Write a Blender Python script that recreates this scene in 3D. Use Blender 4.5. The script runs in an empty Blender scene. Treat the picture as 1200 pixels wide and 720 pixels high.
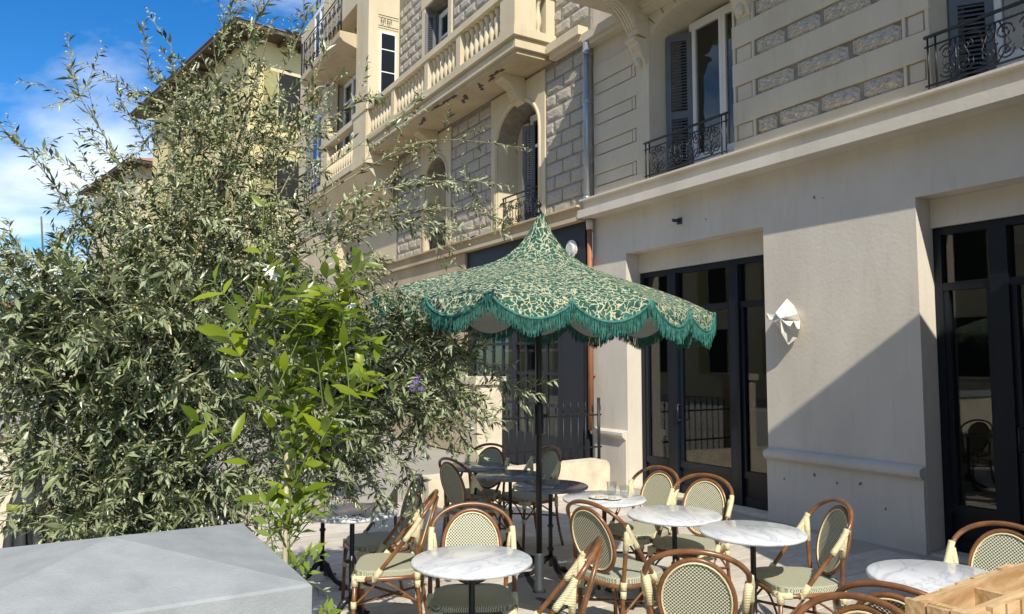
import bpy, bmesh, math, random
import numpy as np
from mathutils import Vector, Matrix
rng = np.random.default_rng(7)
random.seed(7)
S = bpy.context.scene
COL = S.collection
R = math.radians

# ------------------------------------------------------------------ camera
cam = bpy.data.cameras.new('camera')
cam.sensor_width = 36; cam.sensor_fit = 'HORIZONTAL'; cam.lens = 26.4
cam.clip_start = 0.05; cam.clip_end = 2000
co = bpy.data.objects.new('camera', cam); COL.objects.link(co)
co.location = (0, 0, 1.70)
co.rotation_euler = (R(90 + 4.22), 0, R(-30.8))
S.camera = co

# ------------------------------------------------------------------ light
LDIR = Vector((1.0, 2.8, -2.8)).normalized()          # the way sunlight travels
el = math.asin(-LDIR.z)
az = math.atan2(-LDIR.x, -LDIR.y)                       # clockwise from +Y, towards the sun
sl = bpy.data.lights.new('sun', 'SUN'); sl.energy = 4.2; sl.angle = R(0.53); sl.color = (1.0, 0.93, 0.80)
so = bpy.data.objects.new('sun', sl); COL.objects.link(so)
so.rotation_euler = LDIR.to_track_quat('-Z', 'Y').to_euler()

W = bpy.data.worlds.new('World'); S.world = W; W.use_nodes = True
wn, wl = W.node_tree.nodes, W.node_tree.links
wn.clear()
wo = wn.new('ShaderNodeOutputWorld'); bg = wn.new('ShaderNodeBackground')
sky = wn.new('ShaderNodeTexSky'); sky.sky_type = 'NISHITA'; sky.sun_disc = False
sky.sun_elevation = el; sky.sun_rotation = az; sky.air_density = 1.0; sky.dust_density = 0.15; sky.ozone_density = 3.0
bg.inputs[1].default_value = 0.145
tc = wn.new('ShaderNodeTexCoord')
sep = wn.new('ShaderNodeSeparateXYZ'); wl.new(tc.outputs['Generated'], sep.inputs[0])
def wmath(op, a, b=None):
    n = wn.new('ShaderNodeMath'); n.operation = op
    for i, v in enumerate((a, b)):
        if v is None: continue
        if isinstance(v, (int, float)): n.inputs[i].default_value = v
        else: wl.new(v, n.inputs[i])
    return n.outputs[0]
zz = wmath('ADD', wmath('MAXIMUM', sep.outputs[2], 0.0), 0.22)
cx = wmath('DIVIDE', sep.outputs[0], zz); cy = wmath('DIVIDE', sep.outputs[1], zz)
cmb = wn.new('ShaderNodeCombineXYZ'); wl.new(cx, cmb.inputs[0]); wl.new(cy, cmb.inputs[1])
CLOUD = cmb.inputs[2]; CLOUD.default_value = 3.7
nz = wn.new('ShaderNodeTexNoise'); nz.inputs['Scale'].default_value = 1.05; nz.inputs['Detail'].default_value = 7
nz.inputs['Roughness'].default_value = 0.52; nz.inputs['Distortion'].default_value = 0.25
mp = wn.new('ShaderNodeMapping'); mp.inputs['Location'].default_value = (26.5, 4.31, 0)
wl.new(cmb.outputs[0], mp.inputs[0]); wl.new(mp.outputs[0], nz.inputs['Vector'])
cr = wn.new('ShaderNodeValToRGB'); cr.color_ramp.elements[0].position = 0.47; cr.color_ramp.elements[1].position = 0.63
wl.new(nz.outputs[0], cr.inputs[0])
nz2 = wn.new('ShaderNodeTexNoise'); nz2.inputs['Scale'].default_value = 2.6; nz2.inputs['Detail'].default_value = 5
wl.new(cmb.outputs[0], nz2.inputs['Vector'])
cr2 = wn.new('ShaderNodeValToRGB'); cr2.color_ramp.elements[0].position = 0.3; cr2.color_ramp.elements[1].position = 0.7
cr2.color_ramp.elements[0].color = (4.2, 4.9, 6.0, 1); cr2.color_ramp.elements[1].color = (7.5, 7.9, 8.4, 1)
wl.new(nz2.outputs[0], cr2.inputs[0])
tint = wn.new('ShaderNodeMixRGB'); tint.blend_type = 'MULTIPLY'; tint.inputs[0].default_value = 1
tint.inputs[2].default_value = (0.68, 0.91, 1.06, 1); hsv = wn.new('ShaderNodeHueSaturation'); hsv.inputs['Saturation'].default_value = 1.36; hsv.inputs['Value'].default_value = 0.80
wl.new(sky.outputs[0], hsv.inputs['Color']); wl.new(hsv.outputs[0], tint.inputs[1])
mx = wn.new('ShaderNodeMixRGB'); wl.new(cr.outputs[0], mx.inputs[0]); wl.new(tint.outputs[0], mx.inputs[1]); wl.new(cr2.outputs[0], mx.inputs[2])
wl.new(mx.outputs[0], bg.inputs[0]); wl.new(bg.outputs[0], wo.inputs[0])

S.view_settings.view_transform = 'Standard'; S.view_settings.look = 'None'
S.view_settings.exposure = 0.42; S.view_settings.gamma = 1
S.cycles.max_bounces = 6; S.cycles.transparent_max_bounces = 12

# ------------------------------------------------------------------ materials
def mat(name, col, rough=0.8, metal=0.0, var=0.0, vscale=4.0, bump=0.0, bscale=40.0, spec=0.4, col2=None, detail=6):
    m = bpy.data.materials.new(name); m.use_nodes = True
    n, l = m.node_tree.nodes, m.node_tree.links
    b = n['Principled BSDF']
    b.inputs['Roughness'].default_value = rough; b.inputs['Metallic'].default_value = metal
    b.inputs['Specular IOR Level'].default_value = spec
    b.inputs['Base Color'].default_value = (*col, 1)
    t = n.new('ShaderNodeTexCoord')
    if var or col2:
        z = n.new('ShaderNodeTexNoise'); z.inputs['Scale'].default_value = vscale; z.inputs['Detail'].default_value = detail
        z.inputs['Roughness'].default_value = 0.6
        l.new(t.outputs['Object'], z.inputs['Vector'])
        r = n.new('ShaderNodeValToRGB'); r.color_ramp.elements[0].position = 0.32; r.color_ramp.elements[1].position = 0.68
        c2 = col2 if col2 else tuple(x * (1 - var) for x in col)
        r.color_ramp.elements[0].color = (*c2, 1); r.color_ramp.elements[1].color = (*[min(1, x * (1 + var * .5)) for x in col], 1)
        l.new(z.outputs[0], r.inputs[0]); l.new(r.outputs[0], b.inputs['Base Color'])
    if bump:
        z = n.new('ShaderNodeTexNoise'); z.inputs['Scale'].default_value = bscale; z.inputs['Detail'].default_value = 5
        l.new(t.outputs['Object'], z.inputs['Vector'])
        u = n.new('ShaderNodeBump'); u.inputs['Strength'].default_value = bump; u.inputs['Distance'].default_value = 0.01
        l.new(z.outputs[0], u.inputs['Height']); l.new(u.outputs[0], b.inputs['Normal'])
    return m

def chain(m):
    return m.node_tree.nodes, m.node_tree.links, m.node_tree.nodes['Principled BSDF']

M = {}
def plaster(name, col, stain, amount=0.35):
    m = mat(name, col, 0.9, bump=0.25, bscale=28, spec=0.25)
    n, l, b = chain(m)
    t = n.new('ShaderNodeTexCoord')
    a = n.new('ShaderNodeTexNoise'); a.inputs['Scale'].default_value = 0.9; a.inputs['Detail'].default_value = 8; a.inputs['Roughness'].default_value = .62
    mp = n.new('ShaderNodeMapping'); mp.inputs['Scale'].default_value = (1.2, 1.2, .6)
    l.new(t.outputs['Object'], mp.inputs[0]); l.new(mp.outputs[0], a.inputs['Vector'])
    r = n.new('ShaderNodeValToRGB'); r.color_ramp.elements[0].position = .38; r.color_ramp.elements[1].position = .72
    r.color_ramp.elements[0].color = (0, 0, 0, 1); r.color_ramp.elements[1].color = (amount, amount, amount, 1)
    l.new(a.outputs[0], r.inputs[0])
    k = n.new('ShaderNodeTexNoise'); k.inputs['Scale'].default_value = 14; k.inputs['Detail'].default_value = 4
    mp2 = n.new('ShaderNodeMapping'); mp2.inputs['Scale'].default_value = (1, 1, .12)
    l.new(t.outputs['Object'], mp2.inputs[0]); l.new(mp2.outputs[0], k.inputs['Vector'])
    r2 = n.new('ShaderNodeValToRGB'); r2.color_ramp.elements[0].position = .55; r2.color_ramp.elements[1].position = .8
    r2.color_ramp.elements[0].color = (0, 0, 0, 1); r2.color_ramp.elements[1].color = (amount*.5,)*3 + (1,)
    l.new(k.outputs[0], r2.inputs[0])
    ad = n.new('ShaderNodeMath'); ad.operation = 'ADD'; ad.use_clamp = True
    l.new(r.outputs[0], ad.inputs[0]); l.new(r2.outputs[0], ad.inputs[1])
    mx = n.new('ShaderNodeMixRGB'); mx.inputs[1].default_value = (*col, 1); mx.inputs[2].default_value = (*stain, 1)
    l.new(ad.outputs[0], mx.inputs[0]); l.new(mx.outputs[0], b.inputs['Base Color'])
    return m
M['plaster'] = plaster('beige_plaster', (.67, .62, .53), (.46, .415, .345), .55)
M['cap'] = mat('grey_concrete_cap', (.335, .35, .35), .88, col2=(.265, .28, .282), vscale=15, detail=14, bump=.22, bscale=210)
M['plaster_up'] = plaster('upper_plaster', (.62, .55, .42), (.42, .36, .26), .5)
M['cream'] = plaster('cream_stone_trim', (.66, .57, .40), (.45, .36, .22), .5)
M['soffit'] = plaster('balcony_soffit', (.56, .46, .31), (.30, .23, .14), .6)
M['mortar'] = mat('mortar', (.27, .24, .19), .95, var=.3, vscale=9, bump=.5, bscale=60)
M['rough'] = mat('rough_stone', (.78, .71, .58), .95, col2=(.30, .255, .19), vscale=13, bump=1.0, bscale=55, detail=9)
M['block'] = mat('dressed_stone', (.60, .55, .45), .95, col2=(.34, .30, .24), vscale=13, bump=.8, bscale=70, detail=9)
M['ochre'] = plaster('ochre_render', (.70, .60, .31), (.52, .42, .21), .4)
M['white'] = mat('white_paint', (.80, .79, .75), .5, var=.05)
M['lampwhite'] = mat('white_ceramic', (.70, .675, .60), .3, spec=.4)
M['shutter'] = mat('grey_blue_shutter', (.125, .14, .155), .6, var=.1)
M['iron'] = mat('wrought_iron', (.012, .013, .016), .45, spec=.5)
M['castiron'] = mat('cast_iron', (.012, .012, .013), .35, spec=.5, bump=.2, bscale=60)
M['navy'] = mat('dark_navy_paint', (.007, .011, .018), .38, spec=.3)
M['charcoal'] = mat('charcoal_paint', (.019, .021, .028), .5, var=.15)
M['zinc'] = mat('zinc_pipe', (.36, .40, .45), .35, metal=.6, var=.15)
M['copper'] = mat('copper_pipe', (.40, .17, .085), .55, metal=.25, var=.2)
M['interior'] = mat('dark_interior', (.020, .019, .018), .9)
M['interior2'] = mat('pale_interior_fitting', (.35, .33, .28), .7)
M['paving'] = None
M['asphalt'] = mat('street_surface', (.36, .335, .29), .95, var=.12, vscale=.6)
M['limestone'] = mat('cream_limestone', (.68, .60, .46), .9, var=.2, vscale=5, bump=.3, bscale=40)
M['rooftile'] = mat('roof_tile', (.42, .20, .13), .9, var=.3, vscale=9, bump=.5)
M['eave'] = mat('dark_eave_wood', (.10, .075, .05), .8, var=.2)
M['rattan'] = mat('varnished_rattan', (.215, .093, .035), .30, var=.45, vscale=16, spec=.55)
M['piping'] = mat('cream_piping', (.72, .62, .38), .5)
M['lining'] = mat('grey_canopy_lining', (.72, .71, .71), .85)
M['fringe'] = mat('teal_fringe', (.036, .175, .138), .65, var=.6, vscale=30)
M['galv'] = mat('galvanised_steel', (.055, .06, .065), .5, metal=.2, var=.15, vscale=8)
M['black'] = mat('black_powder_coat', (.010, .011, .012), .4)
M['bark'] = mat('grey_bark', (.20, .165, .115), .9, var=.3, vscale=20)
M['twig'] = mat('pale_twig', (.26, .24, .14), .8)
M['bamboo'] = mat('bamboo_cane', (.44, .39, .25), .6, var=.25, vscale=12)
M['flower'] = mat('white_petal', (.85, .84, .78), .5)
M['purple'] = mat('purple_petal', (.20, .09, .48), .6)
M['blossom'] = mat('pale_bud', (.60, .57, .30), .7)
M['cloth'] = mat('black_cover_cloth', (.035, .04, .045), .8, var=.3, bump=.6, bscale=20)
M['olive'] = mat('olive_tape', (.22, .25, .05), .5)
M['soil'] = mat('planting_soil', (.05, .038, .026), .95, bump=.8, bscale=30)
M['plate'] = mat('glazed_plate', (.75, .73, .66), .25)
M['lampglass'] = mat('bulkhead_glass', (.62, .61, .56), .3)

# polished paving
m = mat('pale_paving_stone', (.58, .52, .43), .75, bump=.15, bscale=35, spec=.3)
n, l, b = chain(m)
t = n.new('ShaderNodeTexCoord'); oi = n.new('ShaderNodeObjectInfo')
mp = n.new('ShaderNodeMapping'); mp.inputs['Scale'].default_value = (2.2, 5.5, 3); l.new(t.outputs['Object'], mp.inputs[0]); l.new(oi.outputs['Location'], mp.inputs['Location'])
z = n.new('ShaderNodeTexNoise'); z.inputs['Scale'].default_value = 1.6; z.inputs['Detail'].default_value = 8; z.inputs['Distortion'].default_value = 1.4
l.new(mp.outputs[0], z.inputs['Vector'])
r = n.new('ShaderNodeValToRGB'); r.color_ramp.elements[0].position = .3; r.color_ramp.elements[1].position = .7
r.color_ramp.elements[0].color = (.47, .415, .345, 1); r.color_ramp.elements[1].color = (.62, .575, .50, 1)
l.new(z.outputs[0], r.inputs[0])
hs = n.new('ShaderNodeHueSaturation'); l.new(r.outputs[0], hs.inputs['Color'])
mr = n.new('ShaderNodeMapRange'); mr.inputs[3].default_value = .88; mr.inputs[4].default_value = 1.1
l.new(oi.outputs['Random'], mr.inputs[0]); l.new(mr.outputs[0], hs.inputs['Value']); l.new(hs.outputs[0], b.inputs['Base Color'])
M['paving'] = m

def marble(name, base, vein, rough=.16):
    m = mat(name, base, rough, spec=.5)
    n, l, b = chain(m)
    t = n.new('ShaderNodeTexCoord'); oi = n.new('ShaderNodeObjectInfo')
    ad = n.new('ShaderNodeVectorMath'); ad.operation = 'ADD'
    l.new(t.outputs['Object'], ad.inputs[0]); l.new(oi.outputs['Location'], ad.inputs[1])
    mp = n.new('ShaderNodeMapping'); mp.inputs['Rotation'].default_value = (0, 0, .9); mp.inputs['Scale'].default_value = (1.0, 2.8, 1)
    l.new(ad.outputs[0], mp.inputs[0])
    z = n.new('ShaderNodeTexNoise'); z.inputs['Scale'].default_value = 3.2; z.inputs['Detail'].default_value = 9; z.inputs['Distortion'].default_value = .8
    l.new(mp.outputs[0], z.inputs['Vector'])
    r = n.new('ShaderNodeValToRGB'); e = r.color_ramp.elements
    e[0].position = .36; e[0].color = (*base, 1); e[1].position = .62; e[1].color = (*base, 1)
    k = e.new(.475); k.color = (*[(p*.55+q*.45) for p, q in zip(base, vein)], 1)
    k = e.new(.50); k.color = (*vein, 1)
    k = e.new(.52); k.color = (*[(p*.7+q*.3) for p, q in zip(base, vein)], 1)
    l.new(z.outputs[0], r.inputs[0]); l.new(r.outputs[0], b.inputs['Base Color'])
    return m
M['marble'] = marble('white_marble', (.74, .75, .75), (.50, .53, .56))
M['darkmarble'] = marble('grey_marble', (.15, .16, .175), (.30, .31, .32), .12)

def weave(name, pale, dark, size, amt):
    m = mat(name, pale, .65, spec=.3)
    n, l, b = chain(m)
    t = n.new('ShaderNodeTexCoord')
    mp = n.new('ShaderNodeMapping'); mp.inputs['Rotation'].default_value = (0, 0, 0)
    l.new(t.outputs['UV'], mp.inputs[0])
    sp = n.new('ShaderNodeSeparateXYZ'); l.new(mp.outputs[0], sp.inputs[0])
    def mth(op, a, c=None):
        k = n.new('ShaderNodeMath'); k.operation = op
        for i, v in enumerate((a, c)):
            if v is None: continue
            if isinstance(v, (int, float)): k.inputs[i].default_value = v
            else: l.new(v, k.inputs[i])
        return k.outputs[0]
    f = 2 * math.pi / size
    sx = mth('SINE', mth('MULTIPLY', sp.outputs[0], f)); sy = mth('SINE', mth('MULTIPLY', sp.outputs[1], f))
    p = mth('MULTIPLY', sx, sy)
    r = n.new('ShaderNodeMapRange'); r.inputs[1].default_value = -.22 + amt; r.inputs[2].default_value = .22 + amt
    l.new(p, r.inputs[0])
    mx = n.new('ShaderNodeMixRGB'); mx.inputs[1].default_value = (*pale, 1); mx.inputs[2].default_value = (*dark, 1)
    l.new(r.outputs[0], mx.inputs[0]); l.new(mx.outputs[0], b.inputs['Base Color'])
    u = n.new('ShaderNodeBump'); u.inputs['Strength'].default_value = .5; u.inputs['Distance'].default_value = .003
    l.new(p, u.inputs['Height']); l.new(u.outputs[0], b.inputs['Normal'])
    return m
M['weave'] = weave('green_cream_weave', (.66, .63, .46), (.055, .075, .055), .0165, .06)
M['seatweave'] = weave('sage_seat_weave', (.60, .585, .44), (.12, .145, .10), .0115, .10)

m = mat('cream_binding', (.74, .66, .40), .55)
n, l, b = chain(m); t = n.new('ShaderNodeTexCoord'); w = n.new('ShaderNodeTexWave'); w.bands_direction = 'Z'; w.inputs['Scale'].default_value = 45; w.inputs['Distortion'].default_value = .6
l.new(t.outputs['Object'], w.inputs['Vector']); u = n.new('ShaderNodeBump'); u.inputs['Strength'].default_value = .6; u.inputs['Distance'].default_value = .004
l.new(w.outputs[0], u.inputs['Height']); l.new(u.outputs[0], b.inputs['Normal'])
M['binding'] = m

# printed canopy: cream branching strokes on green
m = mat('printed_green_canopy', (.02, .1, .07), .8, spec=.2)
n, l, b = chain(m)
t = n.new('ShaderNodeTexCoord')
nz = n.new('ShaderNodeTexNoise'); nz.inputs['Scale'].default_value = 17; nz.inputs['Detail'].default_value = 2
l.new(t.outputs['UV'], nz.inputs['Vector'])
mp = n.new('ShaderNodeMixRGB'); mp.blend_type = 'ADD'; mp.inputs[0].default_value = .085
l.new(t.outputs['UV'], mp.inputs[1]); l.new(nz.outputs['Color'], mp.inputs[2])
v = n.new('ShaderNodeTexVoronoi'); v.feature = 'DISTANCE_TO_EDGE'; v.inputs['Scale'].default_value = 27
l.new(mp.outputs[0], v.inputs['Vector'])
r = n.new('ShaderNodeMapRange'); r.inputs[1].default_value = .050; r.inputs[2].default_value = .085; r.inputs[3].default_value = 1; r.inputs[4].default_value = 0
l.new(v.outputs['Distance'], r.inputs[0])
n2 = n.new('ShaderNodeTexNoise'); n2.inputs['Scale'].default_value = 26; l.new(t.outputs['UV'], n2.inputs['Vector'])
r2 = n.new('ShaderNodeMapRange'); r2.inputs[1].default_value = .37; r2.inputs[2].default_value = .42; l.new(n2.outputs[0], r2.inputs[0])
mu = n.new('ShaderNodeMath'); mu.operation = 'MULTIPLY'; l.new(r.outputs[0], mu.inputs[0]); l.new(r2.outputs[0], mu.inputs[1])
n3 = n.new('ShaderNodeTexNoise'); n3.inputs['Scale'].default_value = 20; l.new(t.outputs['UV'], n3.inputs['Vector'])
r3 = n.new('ShaderNodeValToRGB'); r3.color_ramp.elements[0].color = (.022, .085, .062, 1); r3.color_ramp.elements[1].color = (.06, .18, .13, 1)
r3.color_ramp.elements[0].position = .4; r3.color_ramp.elements[1].position = .6
l.new(n3.outputs[0], r3.inputs[0])
mx = n.new('ShaderNodeMixRGB'); l.new(mu.outputs[0], mx.inputs[0]); l.new(r3.outputs[0], mx.inputs[1]); mx.inputs[2].default_value = (.66, .64, .42, 1)
l.new(mx.outputs[0], b.inputs['Base Color'])
M['canopy'] = m
def thin_cloth(m, amt):
    n, l, b = chain(m); tr = n.new('ShaderNodeBsdfTranslucent'); k = n.new('ShaderNodeMixShader'); k.inputs[0].default_value = amt
    src = b.inputs['Base Color'].links
    if src: l.new(src[0].from_socket, tr.inputs[0])
    else: tr.inputs[0].default_value = b.inputs['Base Color'].default_value
    l.new(b.outputs[0], k.inputs[1]); l.new(tr.outputs[0], k.inputs[2]); l.new(k.outputs[0], n['Material Output'].inputs[0])
thin_cloth(m, .35); thin_cloth(M['lining'], .5)

# clear glass that reflects
def glass(name, tint, refl):
    m = bpy.data.materials.new(name); m.use_nodes = True
    n, l = m.node_tree.nodes, m.node_tree.links; n.clear()
    o = n.new('ShaderNodeOutputMaterial'); g = n.new('ShaderNodeBsdfGlossy'); g.inputs['Roughness'].default_value = .015
    tr = n.new('ShaderNodeBsdfTransparent'); tr.inputs[0].default_value = (*tint, 1)
    lw = n.new('ShaderNodeLayerWeight'); lw.inputs[0].default_value = .5
    pw = n.new('ShaderNodeMath'); pw.operation = 'POWER'; pw.inputs[1].default_value = 4; l.new(lw.outputs['Facing'], pw.inputs[0])
    f = n.new('ShaderNodeMath'); f.operation = 'MULTIPLY_ADD'; f.inputs[1].default_value = 1-refl; f.inputs[2].default_value = refl; l.new(pw.outputs[0], f.inputs[0])
    x = n.new('ShaderNodeMixShader'); l.new(f.outputs[0], x.inputs[0]); l.new(tr.outputs[0], x.inputs[1]); l.new(g.outputs[0], x.inputs[2])
    l.new(x.outputs[0], o.inputs[0]); return m
M['glass'] = glass('window_glass', (.76, .80, .78), .058)
M['tumbler'] = glass('drinking_glass', (.93, .95, .95), .08)

# wood of the planter
m = mat('raw_pine', (.52, .33, .15), .7, bump=.2, bscale=60)
n, l, b = chain(m); t = n.new('ShaderNodeTexCoord'); oi = n.new('ShaderNodeObjectInfo')
mp = n.new('ShaderNodeMapping'); mp.inputs['Scale'].default_value = (2.2, 22, 14); l.new(t.outputs['Object'], mp.inputs[0]); l.new(oi.outputs['Location'], mp.inputs['Location'])
z = n.new('ShaderNodeTexNoise'); z.inputs['Scale'].default_value = 2.2; z.inputs['Detail'].default_value = 6; z.inputs['Distortion'].default_value = .7
l.new(mp.outputs[0], z.inputs['Vector']); r = n.new('ShaderNodeValToRGB'); r.color_ramp.elements[0].position = .35; r.color_ramp.elements[1].position = .65
r.color_ramp.elements[0].color = (.40, .23, .095, 1); r.color_ramp.elements[1].color = (.62, .43, .23, 1)
l.new(z.outputs[0], r.inputs[0]); l.new(r.outputs[0], b.inputs['Base Color'])
M['wood'] = m

def leafmat(name, c0, c1, back, trans):
    m = bpy.data.materials.new(name); m.use_nodes = True
    n, l, b = chain(m)
    b.inputs['Roughness'].default_value = .33; b.inputs['Specular IOR Level'].default_value = .7
    a = n.new('ShaderNodeAttribute'); a.attribute_name = 'tone'
    r = n.new('ShaderNodeValToRGB'); r.color_ramp.elements[0].color = (*c0, 1); r.color_ramp.elements[1].color = (*c1, 1); r.color_ramp.elements[1].position = .93
    k_ = r.color_ramp.elements.new(.985); k_.color = (c1[0]*1.5, c1[1]*1.15, c1[2]*.9, 1); k_ = r.color_ramp.elements.new(1.0); k_.color = (.20, .11, .045, 1)
    l.new(a.outputs['Fac'], r.inputs[0])
    g = n.new('ShaderNodeNewGeometry'); x = n.new('ShaderNodeMixRGB'); x.inputs[2].default_value = (*back, 1)
    l.new(g.outputs['Backfacing'], x.inputs[0]); l.new(r.outputs[0], x.inputs[1])
    l.new(x.outputs[0], b.inputs['Base Color'])
    tr = n.new('ShaderNodeBsdfTranslucent'); l.new(x.outputs[0], tr.inputs[0])
    k = n.new('ShaderNodeMixShader'); k.inputs[0].default_value = trans
    l.new(b.outputs[0], k.inputs[1]); l.new(tr.outputs[0], k.inputs[2])
    l.new(k.outputs[0], n['Material Output'].inputs[0]); return m
M['leaf'] = leafmat('silver_leaf', (.009, .027, .005), (.15, .20, .07), (.30, .34, .185), .07)
M['jleaf'] = leafmat('bright_leaf', (.065, .112, .006), (.26, .325, .020), (.21, .29, .05), .34)
M['jleaf'].node_tree.nodes['Principled BSDF'].inputs['Specular IOR Level'].default_value = .3
M['tleaf'] = leafmat('tree_leaf', (.03, .06, .015), (.09, .14, .03), (.09, .13, .05), .2)

# ------------------------------------------------------------------ mesh builder
class MB:
    def __init__(s): s.v = []; s.f = []; s.sm = []; s.uv = {}
    def add(s, vs, fs, smooth=False):
        o = len(s.v); s.v += [tuple(p) for p in vs]
        for f in fs: s.f.append(tuple(i + o for i in f)); s.sm.append(smooth)
        return s
    def box(s, x0, x1, y0, y1, z0, z1):
        vs = [(x0,y0,z0),(x1,y0,z0),(x1,y1,z0),(x0,y1,z0),(x0,y0,z1),(x1,y0,z1),(x1,y1,z1),(x0,y1,z1)]
        return s.add(vs, [(0,3,2,1),(4,5,6,7),(0,1,5,4),(1,2,6,5),(2,3,7,6),(3,0,4,7)])
    def obox(s, c, ux, uy, uz, hx, hy, hz):
        c, ux, uy, uz = map(Vector, (c, ux, uy, uz))
        vs = [c + ux*a*hx + uy*b*hy + uz*d*hz for d in (-1,1) for (a,b) in ((-1,-1),(1,-1),(1,1),(-1,1))]
        return s.add(vs, [(0,3,2,1),(4,5,6,7),(0,1,5,4),(1,2,6,5),(2,3,7,6),(3,0,4,7)])
    def tube(s, pts, r, n=8, closed=False, caps=True, flat=1.0):
        pts = [Vector(p) for p in pts]; N = len(pts)
        rs = r if isinstance(r, (list, tuple)) else [r]*N
        vs = []; fs = []; up = None
        for i, p in enumerate(pts):
            if closed: d = pts[(i+1) % N] - pts[i-1]
            else: d = pts[min(i+1, N-1)] - pts[max(i-1, 0)]
            d = d.normalized() if d.length > 1e-9 else Vector((0,0,1))
            if up is None:
                up = Vector((0,0,1)) if abs(d.z) < .9 else Vector((1,0,0))
            a = d.cross(up)
            if a.length < 1e-5: a = d.orthogonal()
            a.normalize(); b_ = a.cross(d).normalized(); up = b_
            for k in range(n):
                th = 2*math.pi*k/n
                vs.append(p + a*math.cos(th)*rs[i] + b_*math.sin(th)*rs[i]*flat)
        M_ = N if closed else N-1
        for i in range(M_):
            j = (i+1) % N
            for k in range(n):
                fs.append((i*n+k, j*n+k, j*n+(k+1)%n, i*n+(k+1)%n))
        if caps and not closed:
            fs.append(tuple(range(n))); fs.append(tuple((N-1)*n + k for k in reversed(range(n))))
        return s.add(vs, fs, True)
    def lathe(s, prof, c=(0,0,0), n=24, smooth=True):
        vs = []; fs = []
        for (r_, z_) in prof:
            for k in range(n):
                th = 2*math.pi*k/n; vs.append((c[0]+r_*math.cos(th), c[1]+r_*math.sin(th), c[2]+z_))
        for i in range(len(prof)-1):
            for k in range(n):
                fs.append((i*n+k, i*n+(k+1)%n, (i+1)*n+(k+1)%n, (i+1)*n+k))
        fs.append(tuple(reversed(range(n)))); fs.append(tuple((len(prof)-1)*n+k for k in range(n)))
        return s.add(vs, fs, smooth)
    def prism(s, poly, axis, a, b):
        """polygon of 2-D points swept along one axis from a to b"""
        def P(p, t):
            return (t, p[0], p[1]) if axis == 'x' else ((p[0], t, p[1]) if axis == 'y' else (p[0], p[1], t))
        n_ = len(poly)
        vs = [P(p, a) for p in poly] + [P(p, b) for p in poly]
        fs = [tuple(range(n_))[::-1], tuple(range(n_, 2*n_))] + [(i, (i+1)%n_, (i+1)%n_+n_, i+n_) for i in range(n_)]
        return s.add(vs, fs)
    def build(s, name, m, parent=None, shift=None, world=False, fixn=True):
        me = bpy.data.meshes.new(name)
        vs = s.v
        if world and parent is not None:
            o = parent.location
            q = parent.parent
            off = Vector(o)
            while q is not None: off += q.location; q = q.parent
            vs = [(p[0]-off.x, p[1]-off.y, p[2]-off.z) for p in vs]
        me.from_pydata(vs, [], s.f); me.update()
        if fixn:
            bm = bmesh.new(); bm.from_mesh(me); bmesh.ops.recalc_face_normals(bm, faces=bm.faces); bm.to_mesh(me); bm.free()
        me.polygons.foreach_set('use_smooth', s.sm if len(s.sm) == len(me.polygons) else [False]*len(me.polygons))
        me.materials.append(m)
        ob = bpy.data.objects.new(name, me); COL.objects.link(ob)
        if parent is not None: ob.parent = parent
        return ob

def tag(o, label=None, cat=None, group=None, kind=None):
    if label: o['label'] = label
    if cat: o['category'] = cat
    if group: o['group'] = group
    if kind: o['kind'] = kind
    return o
def empty(name, loc, label, cat, group=None, rz=0):
    o = bpy.data.objects.new(name, None); COL.objects.link(o); o.location = loc; o.rotation_euler = (0,0,rz)
    o.empty_display_size = .1
    return tag(o, label, cat, group)
def structure(o): o['kind'] = 'structure'; return o
def inst(src, name, parent, loc, rot=(0,0,0), scale=(1,1,1)):
    o = src.copy() if isinstance(src, bpy.types.Object) else bpy.data.objects.new(name, src)
    o.name = name; COL.objects.link(o); o.parent = parent; o.location = loc; o.rotation_euler = rot; o.scale = scale
    return o
def copy_tree(src, parent=None, **kw):
    c = src.copy(); COL.objects.link(c)
    if parent is not None: c.parent = parent
    for ch in src.children: copy_tree(ch, c)
    return c

def smooth(pts, n=8, closed=False):
    P_ = [Vector(p) for p in pts]; out = []; N = len(P_); rng_ = range(N if closed else N-1)
    for i in rng_:
        if closed: a, b, c, d = P_[i-1], P_[i], P_[(i+1)%N], P_[(i+2)%N]
        else: a, b, c, d = P_[max(i-1,0)], P_[i], P_[i+1], P_[min(i+2,N-1)]
        for k in range(n):
            t = k/n; out.append(.5*((2*b)+(c-a)*t+(2*a-5*b+4*c-d)*t*t+(3*b-a-3*c+d)*t**3))
    if not closed: out.append(P_[-1])
    return out
def holed_wall(name, x0, depth, outer, holes, m, parent, deep_back=True):
    """wall in the plane x=x0 (outer and holes are (y,z) polygons) with reveals 'depth' deep"""
    bm = bmesh.new(); es = []
    def ring(poly):
        vs = [bm.verts.new((x0, p[0], p[1])) for p in poly]
        return [bm.edges.new((vs[i], vs[(i+1) % len(vs)])) for i in range(len(vs))], vs
    e, v0 = ring(outer); es += e; rings = [v0]
    for h in holes:
        e, v = ring(h); es += e; rings.append(v)
    bmesh.ops.triangle_fill(bm, edges=es, use_beauty=True, use_dissolve=False)
    for v in rings:
        w = [bm.verts.new((x0+depth, p.co.y, p.co.z)) for p in v]
        for i in range(len(v)):
            j = (i+1) % len(v); bm.faces.new((v[i], v[j], w[j], w[i]))
    bmesh.ops.recalc_face_normals(bm, faces=bm.faces)
    off = parent.location
    bmesh.ops.translate(bm, verts=bm.verts, vec=(-off.x, -off.y, -off.z))
    me = bpy.data.meshes.new(name); bm.to_mesh(me); bm.free(); me.materials.append(m)
    ob = bpy.data.objects.new(name, me); COL.objects.link(ob); ob.parent = parent
    return ob
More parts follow.
